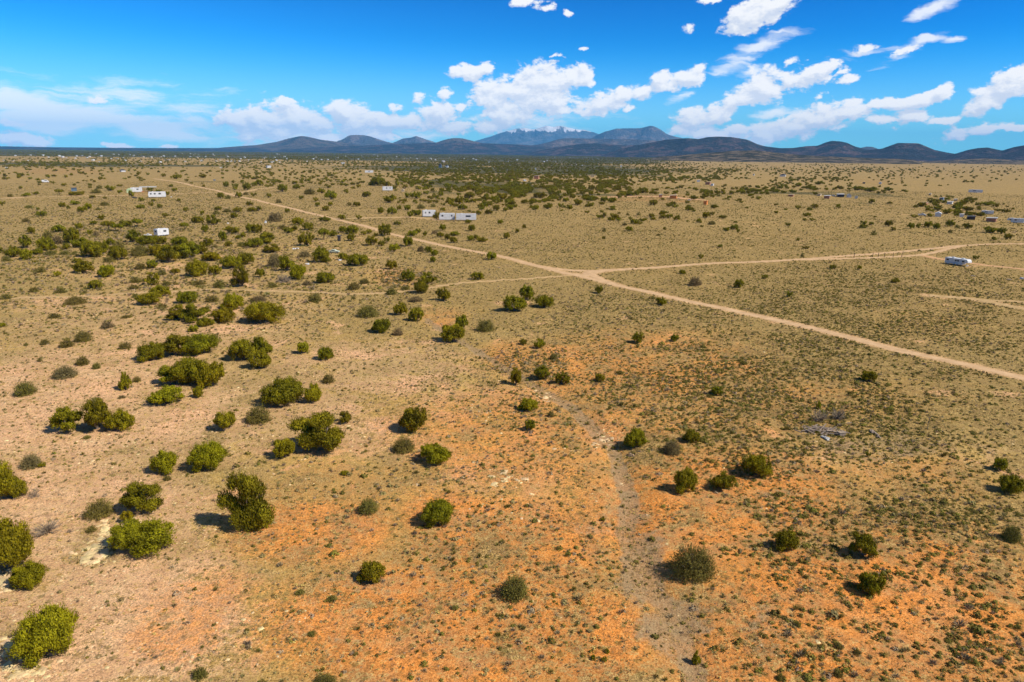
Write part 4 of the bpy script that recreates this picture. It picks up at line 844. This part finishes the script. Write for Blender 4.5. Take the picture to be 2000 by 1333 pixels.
    for (x, y) in pts:
        if y < 291+.0115*x: continue
        if np.min(np.hypot(occ[:, 0]-x, (occ[:, 1]-y)*1.5)-occ[:, 2]*.7) < 0 and y > 350: continue
        if seg_dist(x, y, BLD) < 9 and y > 335: continue
        X, Y = plane_hit(x, y); 
        P3.append((X, Y, 0)); D = math.hypot(X, Y); S.append(rng.uniform(1.2, 3.0)*(1+.5*min(1, D/6000)))
    P3 = np.array(P3); k = clear_of(P3[:, 0], P3[:, 1], 2); P3 = P3[k]; P3[:, 2] = hgt(P3[:, 0], P3[:, 1])-.1; S = np.array(S)[k]; n = len(S)
    # the far belt of woodland: very many, tiny in the picture
    x, y, d = sample_polar(rng, 90000, 1500, 13000, 2500, 1.0, 40); px, py = project(x, y, 0*x); org, pal, wod, wsh, scr, red = zones(px, py)
    k = (rng.random(len(x)) < wod*sstep(fbm(x/500, y/260, 4, 71), .40, .56)*.8+.012); x, y, d = x[k], y[k], d[k]
    P3 = np.vstack([P3, np.stack([x, y, 0*x], 1)]); S = np.concatenate([S, rng.uniform(1.8, 3.0, len(x))*(1+d/9000)]); n = len(S)
    MT = [v[2] for v in variants('round', 0, 'leaf')]+[v[2] for v in variants('spread', 0, 'leaf')]
    instancer('distant_junipers', P3, np.stack([S, S, S*rng.uniform(.9, 1.3, n)], 1), np.stack([0*S, 0*S, rng.uniform(0, 6.28, n)], 1), rng.integers(0, 6, n), MT, 'mass of small dark junipers spread across the far plain', 'trees')
    print('scatter', n1, n2, n)
BLD = [(-999, -999), (-998, -999)]

# ------------------------------------------------------------------ buildings, trailers, vehicles
import bmesh
class MB:
    def __init__(s): s.bm = bmesh.new()
    def box(s, c, d, rz=0, bev=0, taper=None):
        r = bmesh.ops.create_cube(s.bm, size=1); v = r['verts']
        bmesh.ops.scale(s.bm, vec=d, verts=v)
        if taper:
            for q in v:
                if q.co.z > 0: q.co.x *= taper[0]; q.co.y *= taper[1]
        if rz: bmesh.ops.rotate(s.bm, verts=v, cent=(0, 0, 0), matrix=Matrix.Rotation(rz, 3, 'Z'))
        bmesh.ops.translate(s.bm, vec=c, verts=v)
        if bev: bmesh.ops.bevel(s.bm, geom=list({e for q in v for e in q.link_edges}), offset=bev, segments=2, affect='EDGES')
        return s
    def prism(s, prof, y0, y1, bev=0):
        """profile in x,z extruded along y"""
        a = [s.bm.verts.new((x, y0, z)) for x, z in prof]; b = [s.bm.verts.new((x, y1, z)) for x, z in prof]; n = len(prof)
        fs = [s.bm.faces.new(a), s.bm.faces.new(b[::-1])]+[s.bm.faces.new((a[i], b[i], b[(i+1) % n], a[(i+1) % n])) for i in range(n)]
        bmesh.ops.recalc_face_normals(s.bm, faces=fs)
        if bev: bmesh.ops.bevel(s.bm, geom=list({e for f in fs for e in f.edges}), offset=bev, segments=2, affect='EDGES')
        return s
    def cyl(s, c, r, L, axis='Y', seg=16, r2=None):
        q = bmesh.ops.create_cone(s.bm, cap_ends=True, segments=seg, radius1=r, radius2=r if r2 is None else r2, depth=L)
        m = {'X': Matrix.Rotation(math.pi/2, 3, 'Y'), 'Y': Matrix.Rotation(math.pi/2, 3, 'X'), 'Z': Matrix.Identity(3)}[axis]
        bmesh.ops.rotate(s.bm, verts=q['verts'], cent=(0, 0, 0), matrix=m); bmesh.ops.translate(s.bm, vec=c, verts=q['verts']); return s
    def build(s, name, m, parent=None):
        me = bpy.data.meshes.new(name); s.bm.to_mesh(me); s.bm.free(); me.materials.append(m); return link(name, me, parent)
def root(name, x, yb, rz, label, cat, group=None, dx=0, dy=0):
    X, Y, z, mpp = ground(x, yb); e = bpy.data.objects.new(name, None); col.objects.link(e); e.location = (X+dx, Y+dy, z); e.rotation_euler = (0, 0, rz)
    tag(e, label, cat, group); BLDP.append((x, yb)); return e, mpp
BLDP = []
def view_az(x, y):
    X, Y = plane_hit(x, y); return -math.atan2(X, Y)
def wheel(parent, x, y, r, w=.22):
    t = MB().cyl((x, y, r), r, w).build('wheel', M['rubber'], parent); MB().cyl((x, y-(w/2+.01)*(1 if y < 0 else -1)*1.0, r), r*.5, .03).build('rim', M['steel'], t); return t
def trailer(x, yb, wpx, hpx, rz, label, nose='flat', wins=((-.3, .16), (.2, .1)), door=.02, front=-1, group=None, stripe=False, ac=2, m='white', slide=None):
    """travel trailer: long axis x, the long side at y<0 faces the camera when rz follows the view"""
    e, mpp = root('travel_trailer', x, yb, view_az(x, yb)+rz, label, 'trailer', group)
    L = wpx*mpp/max(abs(math.cos(rz)), .5); Hh = hpx*mpp; Wd = 2.5; e['_L'] = L; del e['_L']
    g = .42; hb = max(Hh-g, 1.6)
    if nose == 'fifth': prof = [(-L/2, g), (L*.26, g), (L*.28, g+hb*.42), (L*.5, g+hb*.42), (L*.5, g+hb*.72), (L*.44, g+hb*.98), (L*.40, g+hb), (-L/2+.1, g+hb), (-L/2, g+hb-.1)]
    elif nose == 'wedge': prof = [(-L/2, g), (L*.47, g), (L*.5, g+hb*.45), (L*.45, g+hb*.95), (L*.43, g+hb), (-L/2+.15, g+hb), (-L/2, g+hb-.15)]
    else: prof = [(-L/2, g), (L/2, g), (L/2, g+hb-.08), (L/2-.1, g+hb), (-L/2+.1, g+hb), (-L/2, g+hb-.08)]
    if front < 0: prof = [(-a, b) for a, b in prof][::-1]
    MB().prism(prof, -Wd/2, Wd/2, .05).build('body', M[m], e)
    for (wx, ww) in wins:
        f = MB().box((wx*L, -Wd/2-.012, g+hb*.62), (ww*L+.12, .02, hb*.26)).build('window', M['dark'], e); MB().box((wx*L, -Wd/2-.03, g+hb*.62), (ww*L, .02, hb*.20)).build('pane', M['glass'], f)
        MB().box((wx*L*.8, Wd/2+.012, g+hb*.62), (ww*L, .02, hb*.22)).build('window', M['glass'], e)
    w = MB().box((front*L*.5*(-1), 0, g+hb*.62), (.03, 1.1, hb*.22)).build('window', M['glass'], e)
    d = MB().box((door*L, -Wd/2-.014, g+hb*.42), (.66, .02, hb*.80)).build('door', M['offwhite'], e); MB().box((door*L+.25, -Wd/2-.035, g+hb*.42), (.05, .03, .16)).build('handle', M['dark'], d)
    if stripe: MB().box((0, -Wd/2-.006, g+hb*.24), (L*.78, .012, .12)).build('stripe', M['blueline'], e)
    for a in range(ac): MB().box(((-.22+.42*a)*L, 0, g+hb+.14), (.9, .8, .28), bev=.06).build('roof_unit', M['white'], e)
    for sx in (-.08, .06):
        for sy in (-1, 1): wheel(e, sx*L, sy*(Wd/2-.14), .36)
    MB().box((front*(L*.5+.45), 0, .45), (1.0, .12, .1)).build('hitch', M['dark'], e)
    for sx in (-.42, .42): MB().box((sx*L, 0, .2), (.12, 1.2, .44)).build('jack', M['steel'], e)
    return e
def house(name, x, yb, wpx, hpx, label, cat='house', wall='white', roof='greyroof', rz=0, depth=None, kind='gable', group=None, wins=2, door=True):
    e, mpp = root(name, x, yb, view_az(x, yb)+rz, label, cat, group); L = wpx*mpp; Hh = hpx*mpp; D = depth or min(L*.6, 9); hw = Hh*(.62 if kind == 'gable' else .88)
    MB().box((0, 0, hw/2), (L, D, hw)).build('wall', M[wall], e)
    o = .035*L+.12
    if kind == 'gable':
        MB().prism([(-D/2-o, hw-.05), (D/2+o, hw-.05), (D/2+o, hw+.06), (0, Hh), (-D/2-o, hw+.06)], -L/2-o, L/2+o).build('roof', M[roof], e)
        e.children[-1].rotation_euler = (0, 0, math.pi/2)
    else: MB().prism([(-D/2-o, hw+.003), (D/2+o, hw+.003), (D/2+o, Hh), (-D/2-o, Hh-.12*hw)], -L/2-o, L/2+o).build('roof', M[roof], e); e.children[-1].rotation_euler = (0, 0, -math.pi/2)
    for k in range(wins):
        wx = (-.5+(k+1)/(wins+1))*L+.0; f = MB().box((wx-.08*L*(wins == 1), -D/2-.02, hw*.58), (min(.12*L, 1.3)+.1, .03, hw*.34)).build('window', M['offwhite'], e)
        MB().box((wx-.08*L*(wins == 1), -D/2-.045, hw*.58), (min(.12*L, 1.3), .02, hw*.28)).build('pane', M['glass'], f)
    if door: MB().box((.02*L, -D/2-.02, hw*.4), (.9, .03, hw*.79)).build('door', M['darkwood'], e)
    return e
def vehicle(x, yb, wpx, label, cat, style='car', m='white', rz=0, name='parked_car'):
    e, mpp = root(name, x, yb, view_az(x, yb)+rz, label, cat); L = wpx*mpp/max(abs(math.cos(rz)), .5); s = L/4.6; W = 1.8*s; MBk = MB
    if style == 'van': body = [(-2.3, .35), (2.3, .35), (2.3, 1.0), (1.75, 1.15), (1.35, 1.95), (-2.2, 2.0), (-2.3, 1.8)]; gl = [((.2, 1.5), (1.6, .42))]
    elif style == 'truck': body = [(-2.5, .45), (2.4, .45), (2.4, 1.05), (1.3, 1.15), (.8, 1.75), (-.5, 1.78), (-.6, 1.15), (-2.5, 1.12)]; gl = [((.1, 1.42), (1.0, .36))]
    else: body = [(-2.3, .35), (2.3, .35), (2.3, .80), (1.1, .95), (.5, 1.40), (-1.0, 1.42), (-1.6, .98), (-2.3, .92)]; gl = [((-.25, 1.16), (1.3, .28))]
    MB().prism([(a*s, b*s) for a, b in body], -W/2, W/2, .07*s).build('body', M[m], e)
    for (c, d) in gl:
        for sy in (-1, 1): MB().box((c[0]*s, sy*(W/2+.008), c[1]*s), (d[0]*s, .02, d[1]*s)).build('window', M['glass'], e)
    for sx in (-1.4, 1.45):
        for sy in (-1, 1): wheel(e, sx*s, sy*(W/2-.08), .34*s, .2*s)
    for sy in (-1, 1): MB().box((2.31*s, sy*W*.36, .68*s), (.04, .28*s, .14*s)).build('headlight', M['steel'], e)
    return e
def shelter(x, yb, wpx, hpx, label, m='greyroof', rz=0, name='carport', cat='carport', D=5.0):
    e, mpp = root(name, x, yb, view_az(x, yb)+rz, label, cat); L = wpx*mpp; Hh = hpx*mpp
    MB().prism([(-D/2, Hh*.86), (0, Hh), (D/2, Hh*.86), (D/2, Hh*.90), (0, Hh*1.05), (-D/2, Hh*.90)], -L/2, L/2).build('roof', M[m], e); e.children[-1].rotation_euler = (0, 0, math.pi/2)
    for sx in (-.48, -.16, .16, .48):
        for sy in (-1, 1): MB().box((sx*L, sy*(D/2-.15), Hh*.43), (.14, .14, Hh*.86)).build('post', M['wood'], e)
    return e
# near and middle distance
tr = trailer(1870, 518, 38, 13.2, -.50, 'lone white fifth-wheel trailer parked on open grass at the far right', 'fifth', ((-.38, .09), (-.02, .06), (.08, .06), (.30, .10)), .18, 1, stripe=True, ac=2)
g3 = None
trailer(838, 424, 25, 13, .12, 'left white trailer of the row of three', 'flat', ((.02, .12), (-.28, .06)), .3, -1, ac=1)
trailer(873, 430.5, 31, 13.5, .0, 'middle white trailer of the row, half hidden by two junipers', 'wedge', ((-.28, .10), (.30, .07)), -.1, -1, ac=1)
trailer(910.5, 431, 39, 13, .0, 'right white trailer of the row with one wide dark window', 'flat', ((.10, .24),), .34, -1, stripe=False, ac=1)
trailer(316, 461, 20, 14, .62, 'white camper parked behind the left juniper grove', 'flat', ((.15, .22),), -.3, 1, ac=1)
vehicle(289, 461.5, 13, 'small white pickup beside the white camper in the grove', 'truck', 'truck', 'white', name='pickup_truck')
trailer(307, 386, 31, 11, .05, 'long white trailer with dark windows beside the far road', 'wedge', ((-.34, .08), (-.12, .10), (.16, .12)), .32, -1, ac=1)
trailer(267, 376, 20, 9, .0, 'white trailer behind the far road, next to the grey carport', 'flat', ((.1, .16),), -.3, -1, ac=1)
shelter(290, 374, 30, 9, 'long grey-roofed carport on posts behind the white trailers')
house('canvas_tent', 253, 377, 8, 9, 'pale green canvas tent left of the far white trailer', 'tent', 'lime', 'lime', 0, 4, wins=0, door=True)
vehicle(263, 387.5, 9, 'dark car parked between junipers near the far road', 'car', 'car', 'dark')
vehicle(279, 376, 6, 'rusty orange car under the grey carport', 'car', 'car', 'orange')
vehicle(89, 357, 12, 'white van standing alone on the far left plain', 'van', 'van', 'white', name='parked_van')
house('garden_shed', 145, 373.5, 13, 6.5, 'small slate-blue shed behind a row of low junipers', 'shed', 'blue', 'darkroof', 0, 4, 'flat', wins=1)
vehicle(653, 494, 19, 'old pale green car parked between junipers', 'car', 'car', 'palegreen', -.35)
def outhouse():
    e, mpp = root('outhouse', 662.5, 471, view_az(662, 471), 'narrow dark outhouse standing in front of the junipers', 'outhouse'); h = 9.5*mpp
    MB().box((0, 0, h/2), (1.3, 1.3, h)).build('wall', M['darkwood'], e); MB().prism([(-.85, h+.003), (.85, h+.003), (.85, h+.18), (-.85, h+.35)], -.85, .85).build('roof', M['darkroof'], e)
    MB().box((0, -.665, h*.45), (.8, .03, h*.85)).build('door', M['dark'], e)
outhouse()
def junk(x, yb, wpx, hpx, label, m='white', name='tarp_heap', cat='junk'):
    X, Y, z, mpp = ground(x, yb); rng = np.random.default_rng(int(x)); b = MB()
    for k in range(5): b.box((rng.uniform(-.35, .35)*wpx*mpp, rng.uniform(-.5, .5), .12+rng.uniform(0, .3)*hpx*mpp), (wpx*mpp*rng.uniform(.25, .5), rng.uniform(.4, 1), hpx*mpp*rng.uniform(.2, .6)), rng.uniform(-.6, .6), taper=(.8, .7))
    o = b.build(name, M[m]); o.location = (X, Y, z); tag(o, label, cat); BLDP.append((x, yb))
junk(577, 487, 12, 3.5, 'flat heap of pale scrap left of the parked green car'); junk(601, 517, 8, 4, 'white scrap heap at the foot of a dead grey tree', 'offwhite'); junk(664, 509, 8, 3, 'pale scrap in front of the parked green car')
junk(518, 436, 6, 7, 'white drum-like container among brown bushes', name='white_container', cat='container'); junk(1998, 546, 8, 7, 'white and dark object cut by the right edge', 'offwhite'); junk(334, 386, 4, 3, 'small white tank right of the long white trailer', name='water_tank', cat='tank')
junk(445, 437, 5, 3, 'pale scrap in front of the left junipers', 'offwhite'); junk(1900, 540, 9, 1.5, 'thin pale board lying on grass below the lone trailer', 'woodp', 'loose_board', 'board'); junk(1971, 547, 8, 2, 'short pale board near the right edge', 'woodp', 'loose_board', 'board')
junk(418, 353, 6, 5, 'round dark tank on the far plain', 'blue', 'water_tank', 'tank')
# small places farther out
H_ = [('house', 1315, 388, 20, 7, 'orange-walled long building with pale roof', 'house', 'orange', 'tan', 'flat'), ('shed', 1290, 386, 8, 6, 'small grey shed left of the orange-walled building', 'shed', 'brick', 'greyroof', 'flat'),
 ('shed', 1378, 400, 10, 7.5, 'bright orange shed with dark opening', 'shed', 'orange', 'orange', 'flat'), ('house', 1383, 361, 14, 5.5, 'reddish flat building in mid-distance', 'house', 'brick', 'tan', 'flat'), ('shed', 1391, 363, 8, 4, 'small white box beside the reddish building', 'shed', 'white', 'white', 'flat'),
 ('house', 1529, 345, 17, 5, 'white long house on the far tan plain', 'house', 'white', 'darkroof', 'gable'), ('house', 787, 375, 8, 6, 'small tan house right of the small white trailer', 'house', 'tan', 'tan', 'gable'),
 ('house', 860, 328, 8, 8, 'dark blue-roofed gable house on the far plain', 'house', 'blue', 'darkroof', 'gable'), ('house', 873, 328, 8, 6, 'dark gable house with white side, right of the blue-roofed one', 'house', 'white', 'darkroof', 'gable'),
 ('house', 866, 318, 9, 5, 'grey far house just behind the dark gable houses', 'house', 'offwhite', 'greyroof', 'gable'), ('house', 525, 328, 12, 4.5, 'long low white house at the left far plain', 'house', 'white', 'greyroof', 'flat'),
 ('house', 670, 321, 15, 3.5, 'low white far building left of the small trailer row', 'house', 'white', 'white', 'flat'), ('house', 1048, 350, 14, 7, 'dark-fronted house with pale roof in the dense junipers', 'house', 'brick', 'tan', 'flat'),
 ('house', 240, 336, 13, 5, 'grey and brown house on the left far plain', 'house', 'offwhite', 'darkroof', 'gable'), ('shed', 1046, 332, 4, 4, 'tiny white cube house among junipers', 'shed', 'white', 'white', 'flat'), ('shed', 1213, 327, 4, 4, 'tiny white shed above the dense junipers, right', 'shed', 'white', 'white', 'flat'),
 ('shed', 1472, 343, 4, 3, 'tiny pale shed on the right far plain', 'shed', 'white', 'white', 'flat'), ('shed', 1364, 356, 8, 4, 'pale shed behind the reddish building', 'shed', 'offwhite', 'white', 'flat'), ('shed', 1157, 346, 10, 3.5, 'low tan shed at the edge of the dense junipers', 'shed', 'tan', 'tan', 'flat'),
 ('shed', 1545, 384, 14, 4, 'low brown shed at the left end of the compound', 'shed', 'brick', 'tan', 'flat'), ('shed', 1600, 383, 10, 4, 'tan shed of the compound left of a white van', 'shed', 'tan', 'tan', 'flat'), ('shed', 1615, 388, 16, 6, 'white-roofed shed in the compound', 'shed', 'brick', 'white', 'flat'),
 ('shed', 1641, 385, 18, 6, 'dark long shed with white patch in the compound', 'shed', 'dark', 'white', 'flat'), ('house', 1658, 386, 11, 7, 'grey gable house in the compound', 'house', 'offwhite', 'greyroof', 'gable'), ('shed', 1672, 388, 8, 5, 'small grey shed at the right end of the compound', 'shed', 'offwhite', 'greyroof', 'flat'),
 ('shed', 1687, 359, 7, 3, 'tiny dark shed behind the right juniper belt', 'shed', 'dark', 'tan', 'flat'), ('shed', 1719, 360, 8, 4.5, 'tiny white house behind the right juniper belt', 'shed', 'white', 'white', 'gable'),
 ('shed', 1816, 382, 6, 4, 'tiny cream shed behind the right cluster', 'shed', 'tan', 'white', 'flat'), ('shed', 1839, 391, 10, 5, 'dark shed with flat pale roof, back of the right cluster', 'shed', 'blue', 'greyroof', 'flat'), ('shed', 1806, 400, 13, 5, 'brown shed with tan roof, left of the right cluster', 'shed', 'brick', 'tan', 'flat'),
 ('shed', 1855, 399, 14, 5, 'white-roofed shed in the middle of the right cluster', 'shed', 'offwhite', 'white', 'flat'), ('shed', 1866, 393, 9, 4, 'small white-roofed shed behind the right cluster', 'shed', 'tan', 'white', 'flat'),
 ('house', 1832, 423, 17, 9, 'white-roofed gable house in front of the right cluster', 'house', 'offwhite', 'white', 'gable'), ('shed', 1878, 424, 11, 6, 'white open-sided shed in the right cluster', 'shed', 'offwhite', 'white', 'flat'),
 ('house', 1896, 429, 20, 7, 'dark brown long cabin in the right cluster', 'house', 'darkwood', 'darkroof', 'flat'), ('house', 1936, 433, 26, 8, 'low brown building with white panels at the right cluster', 'house', 'brick', 'greyroof', 'flat')]
for (nm, x, yb, w, h, lab, cat, wl, rf, kd) in H_: house(nm, x, yb, w, h, lab, cat, wl, rf, random.Random(int(x)).uniform(-.25, .25), None, kd, None, 2 if w > 9 else 1, w > 6)
trailer(757, 373, 19, 8, .08, 'small white trailer among mid-distance junipers', 'flat', ((-.1, .12), (.25, .08)), .1, -1, ac=1)
trailer(721, 338, 16, 4.5, 0, 'far white trailer behind the junipers above the small one', 'flat', ((0, .2),), .3, -1, ac=0)
trailer(1905, 377, 23, 6, .2, 'mauve-white far trailer alone on the right plain', 'wedge', ((-.1, .2),), .2, 1, ac=1)
trailer(1928, 419, 20, 7, 0, 'white trailer behind the brown building in the right cluster', 'flat', ((-.1, .2),), .2, 1, ac=1)
trailer(1983, 436, 27, 9, -.1, 'long white trailer at the right edge of the cluster', 'fifth', ((-.3, .1), (0, .12)), .2, -1, ac=2)
vehicle(1801, 422, 13, 'white pickup at the left of the right cluster', 'truck', 'truck', 'white', name='pickup_truck'); vehicle(1346, 392, 6, 'tiny white pickup beside the orange-walled building', 'truck', 'truck', 'white', name='pickup_truck')
vehicle(1628, 384, 7, 'white van among the dark sheds of the compound', 'van', 'van', 'white', name='parked_van')
vehicle(1326, 389, 4.5, 'tiny silver car by the orange-walled building', 'car', 'car', 'steel'); vehicle(432, 329, 5, 'tiny white van on the far left plain near the woods', 'van', 'van', 'white', name='parked_van'); vehicle(13, 329, 5, 'tiny white van at the left edge of the far woods', 'van', 'van', 'white', name='parked_van')
# far settlement: one small house each
def far_houses():
    rng = random.Random(3); col_ = ['white', 'white', 'offwhite', 'tan', 'greyroof', 'white']
    src = {}
    extra = [(rng.uniform(0, 620) if q < 50 else rng.uniform(600, 1180), rng.uniform(301, 318)) for q in range(90)]
    def mk(w, r):
        e = bpy.data.objects.new('far_house', None); col.objects.link(e)
        MB().box((0, 0, 1.5), (11, 6, 3.0)).build('wall', M[w], e); MB().prism([(-3.4, 2.98), (3.4, 2.98), (0, 4.4)], -5.8, 5.8).build('roof', M[r], e); e.children[-1].rotation_euler = (0, 0, math.pi/2)
        MB().box((1.5, -3.02, 1.6), (1.6, .05, 1.1)).build('window', M['glass'], e); return e
    protos = [mk('white', 'white'), mk('tan', 'greyroof'), mk('offwhite', 'darkroof')]; used = [False]*3
    spots = [(222,303),(30,305),(95,308),(116,306),(175,307),(198,306),(232,303),(262,305),(296,308),(320,306),(342,306),(356,301),(372,308),(385,309),(418,305),(402,307),(445,317),(452,316),(460,317),(468,316),(430,314),(486,314),(510,318),(540,314),(570,315),(628,313),(640,313),(660,309),(755,316),(790,310),(818,316),(842,312),(955,318),(906,311),(924,312),(1062,317),(1070,317),(1084,318),(1125,323),(1137,324),(985,322),(962,330),(843,329),(330,314),(300,311),(170,309),(150,306),(60,304),(130,309),(240,309),(700,312),(735,311),(1013,318),(878,309),(280,308),(395,313),(584,309),(600,316),(1025,354),(560,311),(478,309)]
    cnt = {}
    for i, (x, y) in enumerate(sorted(spots+extra)):
        k = rng.choice([0, 0, 0, 1, 2]); p = protos[k]
        sec = next(n for lim, n in ((200, 'near the left edge'), (330, 'beyond the white camper'), (480, 'beyond the far road end'), (640, 'under the broad brown hill'), (760, 'under the flat-topped cone'), (900, 'under the twin-topped hill'), (9e9, 'under the snowy peaks')) if x < lim)
        cnt[(k, sec)] = cnt.get((k, sec), 0)+1; nth = (['first', 'second', 'third', 'fourth', 'fifth', 'sixth', 'seventh', 'eighth', 'ninth', 'tenth', 'eleventh', 'twelfth', 'thirteenth', 'fourteenth', 'fifteenth', 'sixteenth', 'seventeenth', 'eighteenth', 'nineteenth', 'twentieth']+['%dth' % q for q in range(21, 90)])[cnt[(k, sec)]-1]
        lab = f"tiny {['white', 'tan', 'dark-roofed'][k]} house of the far settlement {sec}, {nth} from left"

        if not used[k]: e = p; used[k] = True
        else:
            e = p.copy(); col.objects.link(e)
            for c in p.children: q = c.copy(); col.objects.link(q); q.parent = e
        X, Y, z, mpp = ground(x, y); s = rng.uniform(.5, .85)*min(1.6, max(.7, math.hypot(X, Y)/2200)); e.location = (X, Y, 0); e.scale = (s, s, s); e.rotation_euler = (0, 0, rng.uniform(-.5, .5)+view_az(x, y))
        tag(e, lab, 'house', 'tiny houses of the far settlement'); BLDP.append((x, y))
far_houses()
# fence posts by the right branch road
def posts():
    me = None
    for i, x in enumerate((1668, 1704, 1715, 1727, 1744, 1761)):
        X, Y, z, mpp = ground(x, 503.5-(i > 0)*.6)
        if me is None:
            o = MB().box((0, 0, .8), (.13, .13, 1.9), taper=(.85, .85)).build('fence_post', M['darkwood']); me = o.data
        else: o = link('fence_post', me)
        o.location = (X, Y, z); o.rotation_euler = (.03*(i % 3-1), .04*(i % 2), i*.3)
        tag(o, ['leftmost', 'second', 'third', 'fourth', 'fifth', 'rightmost'][i]+' thin dark fence post from the left beside the right branch road', 'fence post', 'fence posts by the right branch road')
posts()
# plank pile and its surroundings
def pile():
    rng = np.random.default_rng(8); X, Y, z, mpp = ground(1605, 845)
    g = 'boards of the collapsed plank pile'
    meb = MB().box((0, 0, 0), (3.1, .16, .05)).build('plank', M['woodp']); me = meb.data; me2 = None
    for i in range(30):
        o = meb if i == 0 else link('plank', me)
        a = rng.uniform(-1.1, 1.3); px = 1580+rng.random()*52; py = 838+rng.random()*12+(px-1605)*.08; q = ground(px, py)
        o.location = (q[0], q[1], q[2]+.06+.4*rng.random()*(1-abs(px-1600)/50)); o.rotation_euler = (rng.normal(0, .15), rng.normal(0, .12), a); s = rng.uniform(.45, .95); o.scale = (s, rng.uniform(.8, 1.5), 1)
        if rng.random() < .35: o.data = me
        tag(o, 'weathered grey plank in the collapsed pile before two dead bushes', 'plank', g)
    for (px, py, a, s, lab) in [(1648, 828, .25, .9, 'long bleached pole lying behind the plank pile'), (1645, 842, -1.05, .8, 'dark loose plank slanting right of the plank pile'), (1559, 843, -1.0, .35, 'short loose plank left of the plank pile')]:
        q = ground(px, py); o = link('plank', me); o.location = (q[0], q[1], q[2]+.05); o.rotation_euler = (0, 0, a); o.scale = (s, 1, 1); tag(o, lab, 'plank')
    q = ground(1643, 851); e = bpy.data.objects.new('wooden_crate', None); col.objects.link(e); e.location = q[:3]; e.rotation_euler = (0, 0, .2); tag(e, 'small pale wooden crate at the right end of the plank pile', 'crate')
    MB().box((0, 0, .25), (.9, .6, .45)).build('side_panel', M['woodp'], e); MB().box((0, 0, .5), (1.0, .7, .05)).build('lid', M['wood'], e)
    junk(1614, 858, 13, 3.5, 'crumpled white sheet in front of the plank pile', m='greyroof', name='crumpled_sheet', cat='sheet')
    junk(1705, 846, 10, 4, 'pale scrap right of the plank pile', 'woodp', 'scrap_wood', 'scrap'); junk(1714, 853, 8, 4, 'small pale scrap nearest the lone sapling', 'woodp', 'scrap_wood', 'scrap')
    q = ground(1811, 840); Vt = tubes([limb(np.random.default_rng(2), (0, 0, 0), (.05, 0, 2.2), .05, .03, 6, .02), limb(np.random.default_rng(3), (.03, 0, 1.7), (.5, .1, 2.5), .03, .015, 5, .03), limb(np.random.default_rng(5), (.03, 0, 1.6), (-.4, .1, 2.2), .03, .015, 5, .03)], 5)
    o = link('sapling', mesh_np('sapling', *Vt, [M['bark']])); o.location = q[:3]; tag(o, 'thin bare forked sapling on open scrub right of the plank pile', 'sapling')
pile()
# eroded pale rock trail by the low juniper
def rocks():
    rng = np.random.default_rng(17); P = []; 
    for (x, y, rx, ry, n) in [(195,1075,12,14,60),(205,1040,10,18,60),(180,1085,25,12,70),(10,1130,30,18,90),(30,1270,40,20,60),(255,1022,20,8,40),(40,1310,40,15,50),(980,940,30,12,25),(1185,855,22,16,40),(1060,775,25,12,30)]:
        for _ in range(n):
            q = ground(x+rng.normal()*rx*.6, y+rng.normal()*ry*.6); P.append((q[0], q[1], q[2]))
    P = np.array(P); s = np.clip(rng.gamma(3, .06, len(P)), .06, .5); a = np.array([[-1, -1, 0], [1, -1, 0], [1, 1, 0], [-1, 1, 0], [-.7, -.6, .6], [.6, -.7, .7], [.7, .6, .5], [-.6, .7, .65]], float)+rng.normal(size=(8, 3))*.15
    me = mesh_np('slab', a*np.array([1, .8, .5]), np.array([[0, 1, 5, 4], [1, 2, 6, 5], [2, 3, 7, 6], [3, 0, 4, 7], [4, 5, 6, 7]]), [M['stone']])
    instancer('broken_rock', P, np.stack([s, s, s*.7], 1), np.stack([0*s, 0*s, rng.uniform(0, 6.28, len(s))], 1), 0*np.arange(len(s)), [me], 'broken cream rock showing through the soil in patches', 'rocks')
rocks()
BLD = [p for q in BLDP for p in (q, (q[0]+.1, q[1]))]
def _sd(x, y, pts): return min(math.hypot(x-p[0], (y-p[1])*1.6) for p in BLDP)
_old = seg_dist
def seg_dist(px, py, pts):
    if pts is BLD: return _sd(px, py, pts)
    return _old(px, py, pts)
scatter()

# ------------------------------------------------------------------ air
def haze():
    b = MB(); b.box((0, 16000, 680), (64000, 48000, 1400)); m = bpy.data.materials.new('haze'); m.use_nodes = True; N = NT(m.node_tree); N.n.clear()
    v = N.add('ShaderNodeVolumePrincipled', {'Color': (.12, .54, 1.0, 1), 'Density': 2.6e-5, 'Anisotropy': -.15}); o = N.add('ShaderNodeOutputMaterial', {'Volume': v.outputs[0]})
    o = b.build('haze', m); tag(o, 'thin blue air haze over the far plain', 'haze', kind='stuff')
haze()
